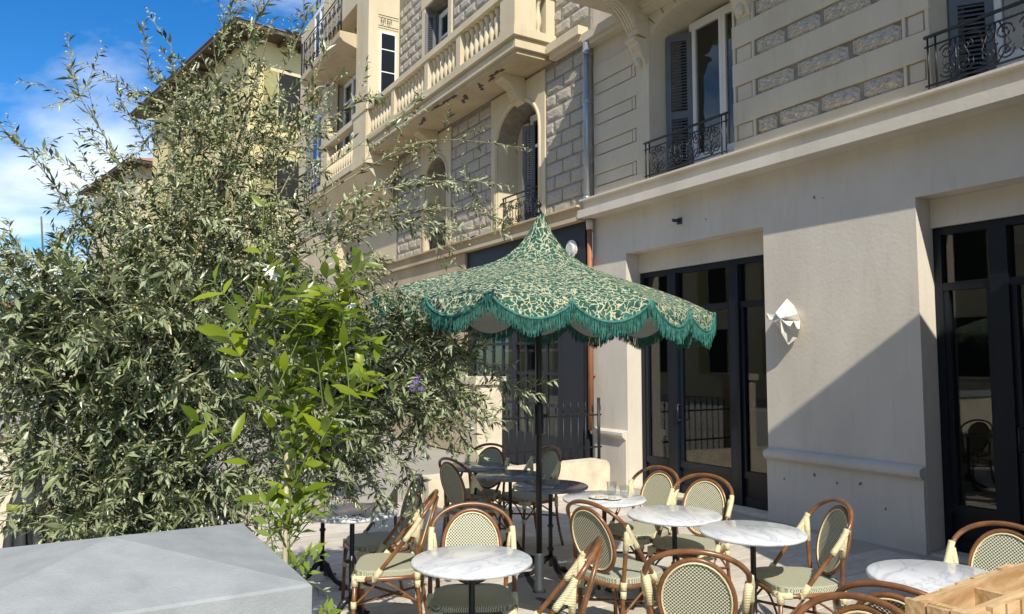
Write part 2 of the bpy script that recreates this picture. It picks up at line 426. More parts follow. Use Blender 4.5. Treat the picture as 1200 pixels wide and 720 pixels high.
def rect(y0, y1, z0, z1): return [(y0,z0),(y1,z0),(y1,z1),(y0,z1)]
def arch(y0, y1, z0, zs, rise, n=14):
    p = [(y0,z0),(y1,z0)]; c = (y0+y1)/2; h = (y1-y0)/2
    for k in range(n+1):
        a = math.pi*k/n; p.append((c + h*math.cos(a), zs + rise*math.sin(a)))
    return p

# ------------------------------------------------------------------ ground
M['joint'] = mat('sandy_joint', (.40, .35, .28), .95)
g = MB(); g.box(-400, 400, -200, 900, -1.0, -0.03); structure(g.build('ground', M['asphalt']))
pav = MB(); pav.box(0.9, 6.75, -2.0, 9.3, -0.025, -0.012); pv = structure(pav.build('pavement', M['joint']))
sb = MB()
def bevel_slab(w, d, h, e=.006):
    s = MB(); x, y = w/2, d/2
    vs = [(-x,-y,-h),(x,-y,-h),(x,y,-h),(-x,y,-h),(-x,-y,-e),(x,-y,-e),(x,y,-e),(-x,y,-e),(-x+e,-y+e,0),(x-e,-y+e,0),(x-e,y-e,0),(-x+e,y-e,0)]
    fs = [(0,3,2,1)] + [(a, b, b+4, a+4) for a, b in ((0,1),(1,2),(2,3),(3,0))] + [(a+4, b+4, b+8, a+8) for a, b in ((0,1),(1,2),(2,3),(3,0))] + [(8,9,10,11)]
    s.add(vs, fs); return s
slab = bevel_slab(.794, .395, .011, .003); so_ = slab.build('paving_slab', M['paving'], pv)
sm = so_.data; first = True
row = 0; y = 0.9
while y < 8.6:
    x = 1.3 + (.4 if row % 2 else 0)
    while x < 6.4:
        dz = random.uniform(-.0012, .0012)
        if first: so_.location = (x, y, dz); first = False
        else: inst(sm, 'paving_slab', pv, (x, y, dz), (0,0,math.pi if random.random() < .5 else 0))
        x += .8
    row += 1; y += .4

# ------------------------------------------------------------------ plaster-fronted building (right)
A = empty('plaster_building', (6.9, 4.0, 0), 'beige plastered building with dark glazed shopfronts and banded stone upper floor', 'building')
holed_wall('wall', 6.70, .32, rect(-3.0, 8.9, -.2, 3.82), [rect(5.73, 8.13, .0, 3.22), rect(1.6, 3.97, .0, 3.22)], M['plaster'], A)
up_holes = [arch(6.13, 7.60, 4.10, 6.10, .28), arch(2.25, 3.77, 4.10, 6.10, .28)]
holed_wall('upper_wall', 6.74, .55, rect(-3.0, 8.9, 4.08, 12.0), up_holes, M['plaster_up'], A)
b_ = MB(); b_.box(7.45, 7.6, -3, 8.9, 4.0, 12.0); b_.box(6.8, 13, -3, 8.88, 12.0, 12.2); b_.build('rear_wall', M['interior'], A, world=True)
c = MB()
c.box(6.45, 6.9, 1.5, 8.93, 3.82, 3.935); c.box(6.55, 6.9, 1.5, 8.92, 3.935, 4.075); c.box(6.475, 6.9, 1.5, 8.925, 4.075, 4.10)
c.build('cornice', M['plaster'], A, world=True)
# plinth + ledge between the openings
for (y0, y1) in ((3.975, 5.725), (8.135, 8.87)):
    q = MB(); q.box(6.665, 6.698, y0, y1, -.1, .64); q.build('plinth', M['plaster'], A, world=True)
    q = MB(); q.prism([(6.698,.64),(6.655,.64),(6.635,.66),(6.612,.675),(6.605,.70),(6.605,.735),(6.625,.745),(6.698,.765)], 'y', y0, y1)
    q.build('plinth_ledge', M['plaster'], A, world=True)
# unseen thin wall, added and sloped to cast the diagonal facade shadow
q = MB(); q.prism([(6.698,-.1),(4.23,-.1),(4.23,6.0),(6.698,3.85)], 'y', 1.26, 1.5); q.build('shadow_casting_wall', M['plaster'], A, world=True)
# bands + recessed courses
def rough_mesh(seed, nx=6, nz=4, amp=.011):
    rs = np.random.default_rng(seed); s = MB(); vs = []; fs = []
    for j in range(nz+1):
        for i in range(nx+1):
            edge = i in (0, nx) or j in (0, nz)
            u = -.5 + i/nx; w = -.5 + j/nz
            if not edge: u += rs.uniform(-.3,.3)/nx; w += rs.uniform(-.3,.3)/nz
            else: u *= 1 - rs.uniform(0,.035); w *= 1 - rs.uniform(0,.05)
            vs.append((.004 if edge else -.010 - rs.uniform(0, 1)*amp, u, w))
    for j in range(nz):
        for i in range(nx):
            a = j*(nx+1)+i; fs.append((a, a+nx+1, a+nx+2, a+1))
    per = [i for i in range(nx+1)] + [j*(nx+1)+nx for j in range(1, nz+1)] + [nz*(nx+1)+i for i in range(nx-1,-1,-1)] + [j*(nx+1) for j in range(nz-1,0,-1)]
    o = len(vs); vs += [(.03, vs[k][1], vs[k][2]) for k in per]
    for k in range(len(per)):
        k2 = (k+1) % len(per); fs.append((per[k], per[k2], o+k2, o+k))
    return s.add(vs, fs)
def stone_meshes(m, tagname, amp):
    out = []
    for k in range(6):
        ob = rough_mesh(k+3, amp=amp).build(tagname, m); out.append(ob.data); bpy.data.objects.remove(ob)
    return out
rough_ms = stone_meshes(M['rough'], 'rough_stone', .034)
block_ms = stone_meshes(M['block'], 'stone_block', .007)
def stone(ms, name, parent, x, y0, y1, z0, z1):
    off = parent.location
    return inst(random.choice(ms), name, parent, (x-off.x, (y0+y1)/2-off.y, (z0+z1)/2-off.z), (0,0,0), (1, y1-y0, z1-z0))
z0 = 4.105; PER = .463
def band(y0, y1, za, zb, x=6.70):
    q = MB(); q.prism([(6.738,za),(x+.006,za),(x,za+.006),(x,zb-.006),(x+.006,zb),(6.738,zb)], 'y', y0, y1); q.build('plaster_band', M['plaster_up'], A, world=True)
for (y0, y1) in ((3.775, 6.125), (7.605, 8.84)):
    band(y0, y1, z0, 4.29)
    for k in range(6):
        zr0, zr1 = 4.29 + PER*k, 4.485 + PER*k
        top = 4.29 + PER*(k+1)
        if top > 6.6: break
        band(y0, y1, zr1, top - (.0 if k < 5 else 0))
        if y0 < 5:      # stone courses
            for (a, b) in ((3.84, 3.985), (5.86, 6.07)):
                q = MB(); q.box(6.722, 6.738, a, b, zr0+.012, zr1-.012); q.build('plaster_panel', M['plaster_up'], A, world=True)
            for (a, b) in ((3.78, 3.815), (4.005, 4.035), (5.80, 5.835), (6.09, 6.12)):
                q = MB(); q.box(6.704, 6.738, a, b, zr0, zr1); q.build('plaster_fillet', M['plaster_up'], A, world=True)
            q = MB(); q.box(6.731, 6.7395, 4.04, 5.795, zr0+.001, zr1-.001); q.build('mortar_bed', M['mortar'], A, world=True)
            yy = 4.05
            first_w = random.uniform(.25, .6)
            while yy < 5.76:
                w = first_w if yy == 4.05 else random.uniform(.42, .66)
                e = min(yy + w, 5.785)
                if 5.785 - e < .2: e = 5.785
                stone(rough_ms, 'rough_stone', A, 6.728, yy, e, zr0+.004, zr1-.004); yy = e + .035
        else:
            q = MB(); q.box(6.712, 6.738, 7.98, 8.80, zr0+.020, zr1-.014); q.build('plaster_panel', M['plaster_up'], A, world=True)
            q = MB(); q.box(6.704, 6.738, 7.90, 7.955, zr0+.012, zr1-.012); q.build('plaster_panel', M['plaster_up'], A, world=True)
            q = MB(); q.box(6.706, 6.738, 7.61, 7.88, zr0, zr1); q.build('plaster_fillet', M['plaster_up'], A, world=True)
q = MB(); q.box(6.56, 6.738, -3, 8.95, 6.53, 6.66); q.box(6.60, 6.738, -3, 8.95, 6.46, 6.53); q.build('string_course', M['plaster_up'], A, world=True)
q = MB(); q.box(5.82, 6.738, -3, 8.2, 6.662, 6.80); q.box(5.76, 6.738, -3.0, 8.25, 6.80, 6.95); q.build('balcony_slab', M['plaster_up'], A, world=True)
for yc in (7.745, 5.94, 3.92, 2.05):
    q = MB()
    q.prism([(6.738,6.66),(6.12,6.66),(6.11,6.60),(6.16,6.565),(6.23,6.55),(6.32,6.50),(6.40,6.43),(6.46,6.34),(6.51,6.25),(6.56,6.17),(6.738,6.13)], 'y', yc-.105, yc+.105)
    for dy in (-.075, -.025, .025, .075):
        q.tube([(6.13,yc+dy,6.585),(6.24,yc+dy,6.545),(6.33,yc+dy,6.49),(6.41,yc+dy,6.41),(6.47,yc+dy,6.32),(6.52,yc+dy,6.23)], .017, 6)
    for sd in (-.108, .108):
        sp = [(6.56 + math.cos(t_)*.12*(1-t_/14), yc+sd, 6.40 + math.sin(t_)*.12*(1-t_/14)) for t_ in np.linspace(0, 11, 30)]
        q.tube(sp, .014, 5)
        sp = [(6.24 + math.cos(t_)*.045*(1-t_/14), yc+sd, 6.56 + math.sin(t_)*.055*(1-t_/14)) for t_ in np.linspace(0, 9, 20)]
        q.tube(sp, .010, 5)
    q.build('corbel', M['plaster_up'], A, world=True)
    q = MB(); q.prism([(6.738,6.125),(6.50,6.125),(6.49,6.07),(6.55,6.05),(6.58,6.0),(6.59,5.95),(6.615,5.93),(6.615,5.88),(6.65,5.84),(6.67,5.79),(6.695,5.75),(6.738,5.73)], 'y', yc-.10, yc+.10)
    for dy in (-.06, 0, .06): q.tube([(6.59,yc+dy,6.04),(6.58,yc+dy,6.0),(6.595,yc+dy,5.95)], .026, 6)
    q.tube([(6.645,yc,5.86),(6.635,yc,5.80),(6.67,yc,5.75)], [.045,.055,.03], 8)
    q.build('corbel_drop', M['plaster_up'], A, world=True)
# arch voussoir joints over first-floor window
q = MB()
for k in range(2, 9):
    a = math.pi*k/10; cy_, cz_ = 6.865, 6.10
    p0 = Vector((6.736, cy_+.80*math.cos(a), cz_+.34*math.sin(a))); p1 = Vector((6.736, cy_+1.0*math.cos(a), cz_+.60*math.sin(a)))
    q.tube([p0, p1], .008, 4)
q.build('arch_joint', M['mortar'], A, world=True)

def rail_guard(y0, y1, x, z, h, parent, name='window_guard'):
    """ornate iron guard in a plane of constant x"""
    q = MB(); w = y1 - y0
    for zz_, r_ in ((z+h, .016), (z+h-.09, .009), (z+.05, .010)): q.tube([(x,y0-.03,zz_),(x,y1+.03,zz_)], r_, 6)
    for yy in (y0, y0+.07, y1-.07, y1): q.tube([(x,yy,z-.005),(x,yy,z+h)], .010, 6)
    g_ = q.build(name, M['iron'], parent, world=True)
    q = MB()
    def spiral(cy, cz, r0, turns, ph, dr=1):
        pts = []
        for t_ in np.linspace(0, 1, 22):
            a = ph + dr*turns*2*math.pi*t_; rr = r0*(1-.82*t_)
            pts.append((x, cy+rr*math.cos(a), cz+rr*math.sin(a)))
        q.tube(pts, .0075, 5)
    hh = h - .14
    nb = max(2, int(round(w/.36))); cw = (w-.16)/nb
    for i in range(nb):
        cy = y0 + .08 + cw*(i+.5); zc = z + .05 + hh/2
        for sgn in (-1, 1):
            spiral(cy+sgn*cw*.22, zc+hh*.22, cw*.23, 1.6, math.pi/2*(1-sgn)+.4, sgn)
            spiral(cy+sgn*cw*.22, zc-hh*.22, cw*.23, 1.6, math.pi/2*(1-sgn)-.4, -sgn)
            q.tube([(x, cy, z+.05), (x, cy+sgn*cw*.35, zc-.02), (x, cy+sgn*cw*.1, zc+hh*.5)], .007, 5)
        q.tube([(x, cy, z+.05), (x, cy, z+h-.09)], .008, 5)
        q.lathe([(.001,-.03),(.02,0),(.001,.03)], (x, cy, zc), 6)
    q.build('scrollwork', M['iron'], g_, world=True)
    return g_

def casement(parent, y0, y1, z0_, z1, x, shutter_side=None, leaf=2, frame_m='white', arched=0.0):
    """white window: frame > sash bars, panes"""
    q = MB(); fw = .06
    q.box(x, x+.06, y0, y0+fw, z0_, z1); q.box(x, x+.06, y1-fw, y1, z0_, z1)
    q.box(x, x+.06, y0+fw, y1-fw, z1-fw, z1); q.box(x, x+.06, y0+fw, y1-fw, z0_, z0_+fw)
    wf = q.build('window_frame', M[frame_m], parent, world=True)
    lw = (y1-y0-2*fw)/leaf
    for k in range(leaf):
        a = y0+fw+lw*k; s_ = .055
        q = MB(); q.box(x-.012, x+.045, a+.002, a+s_, z0_+fw, z1-fw); q.box(x-.012, x+.045, a+lw-s_, a+lw-.002, z0_+fw, z1-fw)
        q.box(x-.010, x+.043, a+s_, a+lw-s_, z0_+fw+.002, z0_+fw+.30); q.box(x-.010, x+.043, a+s_, a+lw-s_, z1-fw-s_, z1-fw-.002)
        if x != 7.20: q.box(x-.008, x+.041, a+s_, a+lw-s_, z1-fw-.55, z1-fw-.50)
        q.build('sash', M[frame_m], wf, world=True)
        q = MB(); q.box(x+.015, x+.021, a+s_, a+lw-s_, z0_+fw+.30, z1-fw-s_); q.build('pane', M['glass'], wf, world=True)
    return wf
def shutter_panel(parent, p0, p1, z0_, z1, m='shutter'):
    """louvred shutter leaf standing between two plan points"""
    a, b = Vector((*p0, 0)), Vector((*p1, 0)); u = (b-a); L_ = u.length; u.normalize(); w = Vector((-u.y, u.x, 0)); k = Vector((0,0,1))
    q = MB(); mid = (a+b)/2
    for f in (0.035, L_-.035): q.obox(a+u*f+k*((z0_+z1)/2), u, w, k, .035, .018, (z1-z0_)/2)
    for zc in (z0_+.05, z0_+(z1-z0_)*.45, z1-.05): q.obox(mid+k*zc, u, w, k, L_/2-.07, .016, .05)
    sh = q.build('shutter', M[m], parent, world=True)
    q = MB(); zc = z0_+.11
    while zc < z1-.1:
        q.obox(mid+k*zc, u, (w+k*.9).normalized(), (k-w*.9).normalized(), L_/2-.07, .018, .004); zc += .042
    q.build('louvres', M[m], sh, world=True)
    return sh
# small chips and fixing holes on the plaster
MARK = mat('exposed_mortar', (.20, .175, .14), .95)
for (y_, z_, r_, x_) in ((5.05, 3.42, .018, 6.7), (4.95, 3.40, .008, 6.7), (5.12, .55, .022, 6.665), (4.86, .50, .016, 6.665), (4.60, .53, .020, 6.665), (5.5, .46, .013, 6.665), (4.35, .33, .016, 6.665), (6.6, 3.45, .012, 6.7)):
    q = MB(); pr = [(y_ + r_*random.uniform(.5,1.2)*math.cos(k*.9), z_ + r_*random.uniform(.6,1.5)*math.sin(k*.9)) for k in range(7)]
    q.prism(pr, 'x', x_-.0015, x_+.004); q.build('wall_chip', MARK, A, world=True)
# first-floor window (centre) and the one at the right edge
for (y0, y1) in ((6.13, 7.60), (2.25, 3.77)):
    casement(A, y0+.01, y1-.26, 4.12, 6.32, 7.20)
    shutter_panel(A, (7.00, y1-.012), (7.21, y1-.30), 4.13, 6.2)
    q = MB(); q.box(6.53, 7.3, y0+.004, y1-.004, 4.101, 4.118); q.build('sill', M['plaster'], A, world=True)
    rail_guard(y0+.02, y1-.03, 6.60, 4.13, .50, A)
# shopfronts
def shopfront(y0, y1, mull, x=6.95, top=2.95, zt=2.36, doors=()):
    fr = MB(); fw = .07
    fr.box(x, x+.10, y0, y0+fw, 0, top); fr.box(x, x+.10, y1-fw, y1, 0, top)
    fr.box(x+.003, x+.097, y0+fw, y1-fw, top-fw, top)
    fo = fr.build('shopfront_frame', M['navy'], A, world=True)
    edges = [y0+fw] + [v for mm in mull for v in mm] + [y1-fw]
    for (a, b) in mull:
        q = MB(); q.box(x-.02, x+.11, a, b, 0, top-fw+.002); q.build('mullion', M['navy'], fo, world=True)
    for i in range(0, len(edges), 2):
        a, b = edges[i], edges[i+1]
        q = MB(); q.box(x+.004, x+.09, a, b, zt, zt+.07); q.build('transom', M['navy'], fo, world=True)
        q = MB(); q.box(x+.012, x+.085, a, b, .0, .12); q.box(x+.03, x+.07, a, b, .12, .34); q.box(x+.008, x+.085, a, b, .34, .42)
        q.box(x+.012, x+.085, a, a+.05, .42, zt); q.box(x+.012, x+.085, b-.05, b, .42, zt)
        q.build('kick_panel', M['navy'], fo, world=True)
        q = MB(); q.box(x+.045, x+.053, a+.05, b-.05, .42, zt); q.build('pane', M['glass'], fo, world=True)
        q = MB(); q.box(x+.045, x+.053, a, b, zt+.07, top-fw); q.build('transom_pane', M['glass'], fo, world=True)
    for yh in doors:
        q = MB(); q.tube([(x-.05,yh,.95),(x-.05,yh,1.15)], .011, 8)
        for zz_ in (.95, 1.15): q.tube([(x-.05,yh,zz_),(x+.02,yh,zz_)], .008, 6)
        q.build('door_handle', M['iron'], fo, world=True)
    q = MB(); q.box(x-.03, x+.12, y0, y1, top+.001, 3.218); q.build('lintel_box', M['plaster'], A, world=True)
    q = MB(); q.box(6.69, x, y0+.003, y1-.003, -.02, .012); q.build('threshold', M['limestone'], A, world=True)
shopfront(5.735, 8.125, ((6.33, 6.47), (7.40, 7.56)), doors=(7.36,))
shopfront(1.605, 3.965, ((2.2, 2.33), (3.32, 3.47)), doors=(3.28,))
# room behind the glass
q = MB(); q.box(11.2, 11.4, -2.9, 8.8, 0, 3.8); q.box(7.05, 11.2, 8.72, 8.84, 0, 3.8); q.box(7.05, 11.2, -2.9, -2.8, 0, 3.8)
q.box(7.06, 11.2, -2.8, 8.72, 3.3, 3.8); q.box(7.06, 11.2, -2.8, 8.72, -.05, .0); q.build('interior_room', M['interior'], A, world=True)
for (x0, x1, y0, y1, zt_) in ((8.4, 8.9, 5.6, 6.9, 1.1), (8.6, 9.1, 2.6, 3.2, .75), (9.2, 9.6, 7.6, 8.2, 1.0)):
    t_ = empty('interior_counter', ((x0+x1)/2, (y0+y1)/2, 0), {8.4:'pale bar counter seen dimly through the door glass', 8.6:'pale low table seen through right window glass', 9.2:'pale cabinet at back of room behind the door glass'}[x0], 'counter')
    q = MB(); q.box(x0, x1, y0, y1, .06, zt_-.05); q.build('cabinet', M['interior2'], t_, world=True)
    q = MB(); q.box(x0-.04, x1+.04, y0-.04, y1+.04, zt_-.05, zt_); q.build('worktop', M['white'], t_, world=True)
# ------------------------------------------------------------------ stone-block building (further along)
B = empty('stone_building', (6.9, 14, 0), 'cream building of rough stone blocks with arched windows and long balustraded balcony', 'building')
holed_wall('wall', 6.70, .5, rect(8.905, 16.6, 4.0, 12.5),
           [arch(10.34, 11.75, 4.02, 5.62, .62), arch(13.85, 14.96, 4.02, 5.55, .52), rect(13.80, 14.98, 7.0, 9.6), rect(10.4, 11.7, 7.0, 9.6)], M['mortar'], B)
q = MB(); q.box(7.5, 7.6, 8.9, 24, 3.9, 12.5); q.build('rear_wall', M['interior'], B, world=True)
q = MB(); q.box(6.5, 12.8, 8.88, 24.2, 12.5, 12.8); q.build('roof', M['cream'], B, world=True)
# plaster surrounds of openings
def surround(y0, y1, z0_, zs, rise, w=.20, ztop=6.55, x=6.672):
    outer = [(y0-w, z0_), (y0-.004, z0_)]
    inner = arch(y0, y1, z0_, zs, rise)
    # ring as two quads strips: jambs + spandrel
    q = MB()
    q.box(x, 6.698, y0-w, y0-.002, z0_, ztop); q.box(x, 6.698, y1+.002, y1+w, z0_, ztop)
    pts = inner[2:]
    for i in range(len(pts)-1):
        (ya, za), (yb, zb) = pts[i], pts[i+1]
        q.add([(x,ya,za),(x,yb,zb),(x,yb,ztop),(x,ya,ztop),(6.698,ya,za),(6.698,yb,zb),(6.698,yb,ztop),(6.698,ya,ztop)],
              [(0,1,2,3),(4,7,6,5),(0,4,5,1)])
    q.build('window_surround', M['cream'], B, world=True)
    q = MB(); pr = []
    for (ya, za) in [(y1, z0_+.02)] + pts + [(y0, z0_+.02)]:
        c_ = (y0+y1)/2; s_ = 1 + .05/((y1-y0)/2)
        pr.append((x-.004, c_+(ya-c_)*s_, za + (.04 if za > zs else 0)))
    q.tube(pr, .030, 6); q.build('arch_moulding', M['cream'], B, world=True)
surround(10.34, 11.75, 4.02, 5.62, .62)
surround(13.85, 14.96, 4.02, 5.55, .52)
# openings: reveals are plaster
for (y0, y1, zt_) in ((10.34, 11.75, 6.15), (13.85, 14.96, 5.95)):
    casement(B, y0+.01, y1-.45, 4.05, zt_, 7.12)
    shutter_panel(B, (6.98, y1-.42), (7.12, y1-.62), 4.06, zt_-.2)
    q = MB(); q.box(6.702, 7.19, y1-.012, y1-.004, 4.05, zt_-.35); q.box(6.702, 7.19, y0+.004, y0+.012, 4.05, zt_-.35); q.box(7.11, 7.19, y1-.42, y1-.012, 4.05, zt_-.1)
    q.build('reveal', M['cream'], B, world=True)
    rail_guard(y0+.05, y1-.05, 6.80, 4.06, .62, B)
for (y0, y1) in ((13.80, 14.98), (10.4, 11.7)):
    casement(B, y0+.05, y1-.05, 7.02, 9.5, 6.98)
    shutter_panel(B, (6.66, y1-.005), (6.9, y1-.06), 7.05, 9.5); 
    q = MB(); q.box(6.66, 6.698, y0-.16, y0-.004, 7.0, 9.9); q.box(6.66, 6.698, y1+.004, y1+.16, 7.0, 9.9); q.box(6.655, 6.698, y0-.2, y1+.2, 9.62, 9.95)
    q.build('window_surround', M['cream'], B, world=True)
# stone blocks
def courses(y0, y1, za, zb, h=.228, w=.47):
    k = 0; z_ = za
    while z_ + h*.7 < zb:
        zt_ = min(z_+h-.032, zb); yy = y0; first_ = True
        while yy < y1 - .06:
            ww = (w*.5 if (k % 2 and first_) else w*random.uniform(.9, 1.12)); first_ = False
            e = min(yy+ww-.032, y1)
            if y1 - e < .12: e = y1
            stone(block_ms, 'stone_block', B, 6.695, yy, e, z_, zt_); yy = e + .032
        z_ += h; k += 1
courses(8.95, 10.13, 4.03, 6.5); courses(11.97, 13.63, 4.03, 6.5); courses(15.18, 16.5, 4.03, 6.5)
courses(8.95, 10.22, 6.98, 9.4); courses(11.9, 13.6, 7.0, 10.2); courses(15.16, 16.5, 7.0, 10.2)
# cornice over the shop, string course, balcony
q = MB(); q.box(6.47, 6.9, 8.94, 20.5, 3.80, 3.86); q.box(6.52, 6.9, 8.94, 20.5, 3.86, 4.0); q.box(6.44, 6.9, 8.94, 20.5, 4.0, 4.03); q.build('cornice', M['soffit'], B, world=True)
q = MB(); q.box(6.5, 6.69, 8.955, 9.83, 6.66, 6.80); q.box(6.56, 6.69, 8.955, 9.83, 6.57, 6.66); q.build('string_course', M['cream'], B, world=True)
BY0, BY1, BX = 9.85, 16.55, 5.92
q = MB(); q.box(BX+.08, 6.695, BY0+.08, BY1, 6.60, 6.68); q.build('balcony_soffit', M['soffit'], B, world=True)
q = MB(); q.box(BX+.02, 6.694, BY0+.02, BY1, 6.68, 6.80); q.box(BX+.05, 6.693, BY0+.05, BY1, 6.80, 6.86); q.box(BX-.03, 6.692, BY0-.03, BY1, 6.86, 6.99); q.build('balcony_slab', M['cream'], B, world=True)
peds = [(BY0+.0, .46), (11.75, .17), (13.15, .17), (14.9, .17)]
for (yp, w) in peds:
    q = MB(); q.box(BX, BX+.22, yp, yp+w, 6.99, 7.62)
    q.box(BX-.012, BX+.232, yp-.012, yp+w+.012, 6.992, 7.06)
    if w > .3: q.box(BX+.22, BX+.40, yp, yp+.2, 6.99, 7.62); q.box(BX+.60, 6.69, yp+.01, yp+.19, 6.99, 7.62)
    q.build('balcony_pedestal', M['cream'], B, world=True)
q = MB(); q.box(BX-.02, BX+.24, BY0-.02, BY1, 7.62, 7.74); q.box(BX+.24, 6.69, BY0-.02, BY0+.22, 7.62, 7.738); q.build('balcony_rail', M['cream'], B, world=True)
bal = MB(); bal.lathe([(.055,0),(.055,.05),(.03,.07),(.035,.11),(.062,.20),(.058,.28),(.032,.42),(.028,.50),(.045,.54),(.055,.57),(.055,.63)], n=10)
bo = bal.build('baluster', M['cream'], B); fst = True
def place_bal(x, y, z):
    global fst
    loc = (x-6.9, y-14, z)
    if fst: bo.location = loc; fst = False
    else: inst(bo, 'baluster', B, loc)
spans = [(BY0+.46, 11.75), (11.92, 13.15), (13.32, 14.9), (15.07, 16.5)]
for (a, b) in spans:
    k = int((b-a)/.17)
    for i in range(k): place_bal(BX+.11, a+(b-a)*(i+.5)/k, 6.99)
place_bal(BX+.5, BY0+.1, 6.99)
for yc in (10.88, 14.4):
    q = MB(); q.prism([(6.67,6.598),(6.22,6.598),(6.22,6.53),(6.28,6.49),(6.38,6.46),(6.47,6.38),(6.53,6.28),(6.58,6.20),(6.67,6.16)], 'y', yc-.13, yc+.13)
    for dy in (-.09, -.03, .03, .09): q.tube([(6.25,yc+dy,6.51),(6.37,yc+dy,6.46),(6.46,yc+dy,6.38),(6.52,yc+dy,6.28),(6.57,yc+dy,6.20)], .022, 6)
    q.build('corbel', M['cream'], B, world=True)
# damp stains on the soffit: peeled patches
PEEL = mat('bare_cement', (.11, .09, .07), .95, var=.4, vscale=20)
for (x_, y_, a_, L_) in ((6.15, 10.9, .1, .5), (6.2, 11.5, .6, .25), (6.0, 12.6, 0, .8), (6.25, 12.2, .3, .35), (6.1, 13.8, .2, .4)):
    q = MB()
    for k in range(6):
        u = (k/5-.5)*L_
        q.obox((x_+u*math.sin(a_)+random.uniform(-.03,.03), y_+u*math.cos(a_), 6.5985), (math.sin(a_),math.cos(a_),0), (math.cos(a_),-math.sin(a_),0), (0,0,1), L_*.13, random.uniform(.015,.045), .0010+.00015*k)
    q.build('peeled_patch', PEEL, B, world=True)
# projecting bay at the far end
q = MB(); q.box(5.92, 6.74, 16.57, 16.9, 6.35, 12.4)
q.box(5.93, 6.2, 16.9, 17.45, 6.35, 7.0); q.box(5.93, 6.2, 16.9, 17.45, 7.02, 12.4)
q.box(5.93, 6.2, 19.75, 20.3, 6.35, 12.4); q.box(6.3, 6.74, 19.9, 24, 3.2, 12.4); q.box(5.94, 6.5, 17.45, 19.75, 10.6, 12.38)
q.box(6.705, 6.9, 16.6, 24.0, 3.8, 6.36); q.build('bay_wall', M['cream'], B, world=True)
q = MB(); q.box(5.86, 6.3, 16.50, 17.5, 6.35, 6.55); q.prism([(5.9,6.35),(6.3,5.9),(6.6,5.6),(6.6,6.35)], 'y', 16.6, 20.3); q.box(5.86, 6.3, 16.48, 17.5, 7.62, 7.74); q.box(5.88,5.92,16.55,17.45,6.55,7.62); q.box(5.9, 6.3, 16.51, 16.57, 6.55, 7.62)
q.build('bay_pedestal', M['cream'], B, world=True)
q = MB(); q.box(5.88, 6.2, 17.5, 20.4, 6.40, 6.56); q.box(5.90, 6.12, 17.5, 20.4, 7.55, 7.68); q.build('bay_balcony', M['cream'], B, world=True)
for i in range(14): place_bal(6.0, 17.65+i*.19, 6.74-.16)
q = MB(); q.prism([(6.7,9.8),(5.5,9.8),(5.5,9.65),(5.6,9.55),(6.2,9.35),(6.7,9.2)], 'y', 17.45, 21.0); q.build('bay_slab', M['soffit'], B, world=True)
rail_guard(17.5, 20.9, 5.56, 9.8, 1.0, B, 'bay_railing')
q = MB(); q.box(5.52, 5.56, 21, 21.04, 9.8, 10.8); q.build('railing_post', M['iron'], B, world=True)
casement(B, 17.5, 19.7, 6.6, 9.3, 6.35, leaf=3)
casement(B, 17.5, 19.7, 9.82, 12.0, 6.36, leaf=3)
for (y0_, zz_) in ((20.9, 6.7), (20.9, 10.0)):
    q = MB(); q.box(6.26, 6.298, y0_, y0_+1.3, zz_, zz_+2.3); q.build('window_recess', M['interior'], B, world=True)
    casement(B, y0_+.02, y0_+1.28, zz_+.02, zz_+2.28, 6.20)
    rail_guard(y0_-.2, y0_+1.5, 6.05, zz_-.2, .9, B)
    q = MB(); q.prism([(6.298,zz_-.2),(6.0,zz_-.2),(6.0,zz_-.3),(6.12,zz_-.42),(6.298,zz_-.5)], 'y', y0_-.25, y0_+1.55); q.build('balcony_slab', M['soffit'], B, world=True)
# small window in the bay's lit side wall: built in the plane y = 16.57
q = MB(); q.box(6.20, 6.24, 16.545, 16.569, 7.3, 9.6); q.box(6.58, 6.62, 16.545, 16.569, 7.3, 9.6); q.box(6.24, 6.58, 16.546, 16.568, 9.55, 9.6)
for zz_ in (8.0, 8.6, 9.15): q.box(6.24, 6.58, 16.55, 16.565, zz_, zz_+.025)
wf = q.build('side_window', M['white'], B, world=True)
q = MB(); q.box(6.24, 6.58, 16.555, 16.563, 7.3, 9.55); q.build('pane', M['navy'], wf, world=True)
rail = MB()
for sgn in (0, 1):
    for t0 in (6.26, 6.42):
        rail.tube([(t0+math.cos(t_)*.07*(1-t_/9), 16.53, 9.85+math.sin(t_)*.09*(1-t_/9)) for t_ in np.linspace(0, 7, 14)], .008, 4)
rail.tube([(6.15,16.53,9.98),(6.66,16.53,9.98)], .010, 4); rail.tube([(6.15,16.53,9.72),(6.66,16.53,9.72)], .010, 4)
rail.build('scroll_bracket', M['iron'], B, world=True)
# ground-floor shop of this building
q = MB(); q.box(6.60, 6.7, 8.95, 12.75, 3.14, 3.795); q.build('shop_fascia', M['charcoal'], B, world=True)
q = MB(); q.box(6.61, 6.7, 8.95, 9.62, 0, 3.138); q.box(6.595, 6.61, 9.02, 9.55, .25, 3.0); q.build('shop_panel', M['charcoal'], B, world=True)
q = MB(); q.box(6.62, 6.72, 9.63, 9.71, 0, 3.13); q.box(6.62, 6.72, 11.0, 11.1, 0, 3.13); q.box(6.62, 6.72, 12.55, 12.75, 0, 3.13)
for yy in (10.05, 10.36, 10.68, 11.45, 11.8, 12.15): q.box(6.64, 6.69, yy, yy+.04, .5, 3.12)
for zz_ in (.5, 1.0, 1.5, 2.0, 2.5): q.box(6.638, 6.692, 9.71, 12.55, zz_, zz_+.045)
q.box(6.64, 6.70, 9.71, 12.55, 0, .5)
sf = q.build('shop_door', M['charcoal'], B, world=True)
q = MB(); q.box(6.66, 6.668, 9.7, 12.6, .5, 3.13); q.build('pane', M['glass'], sf, world=True)
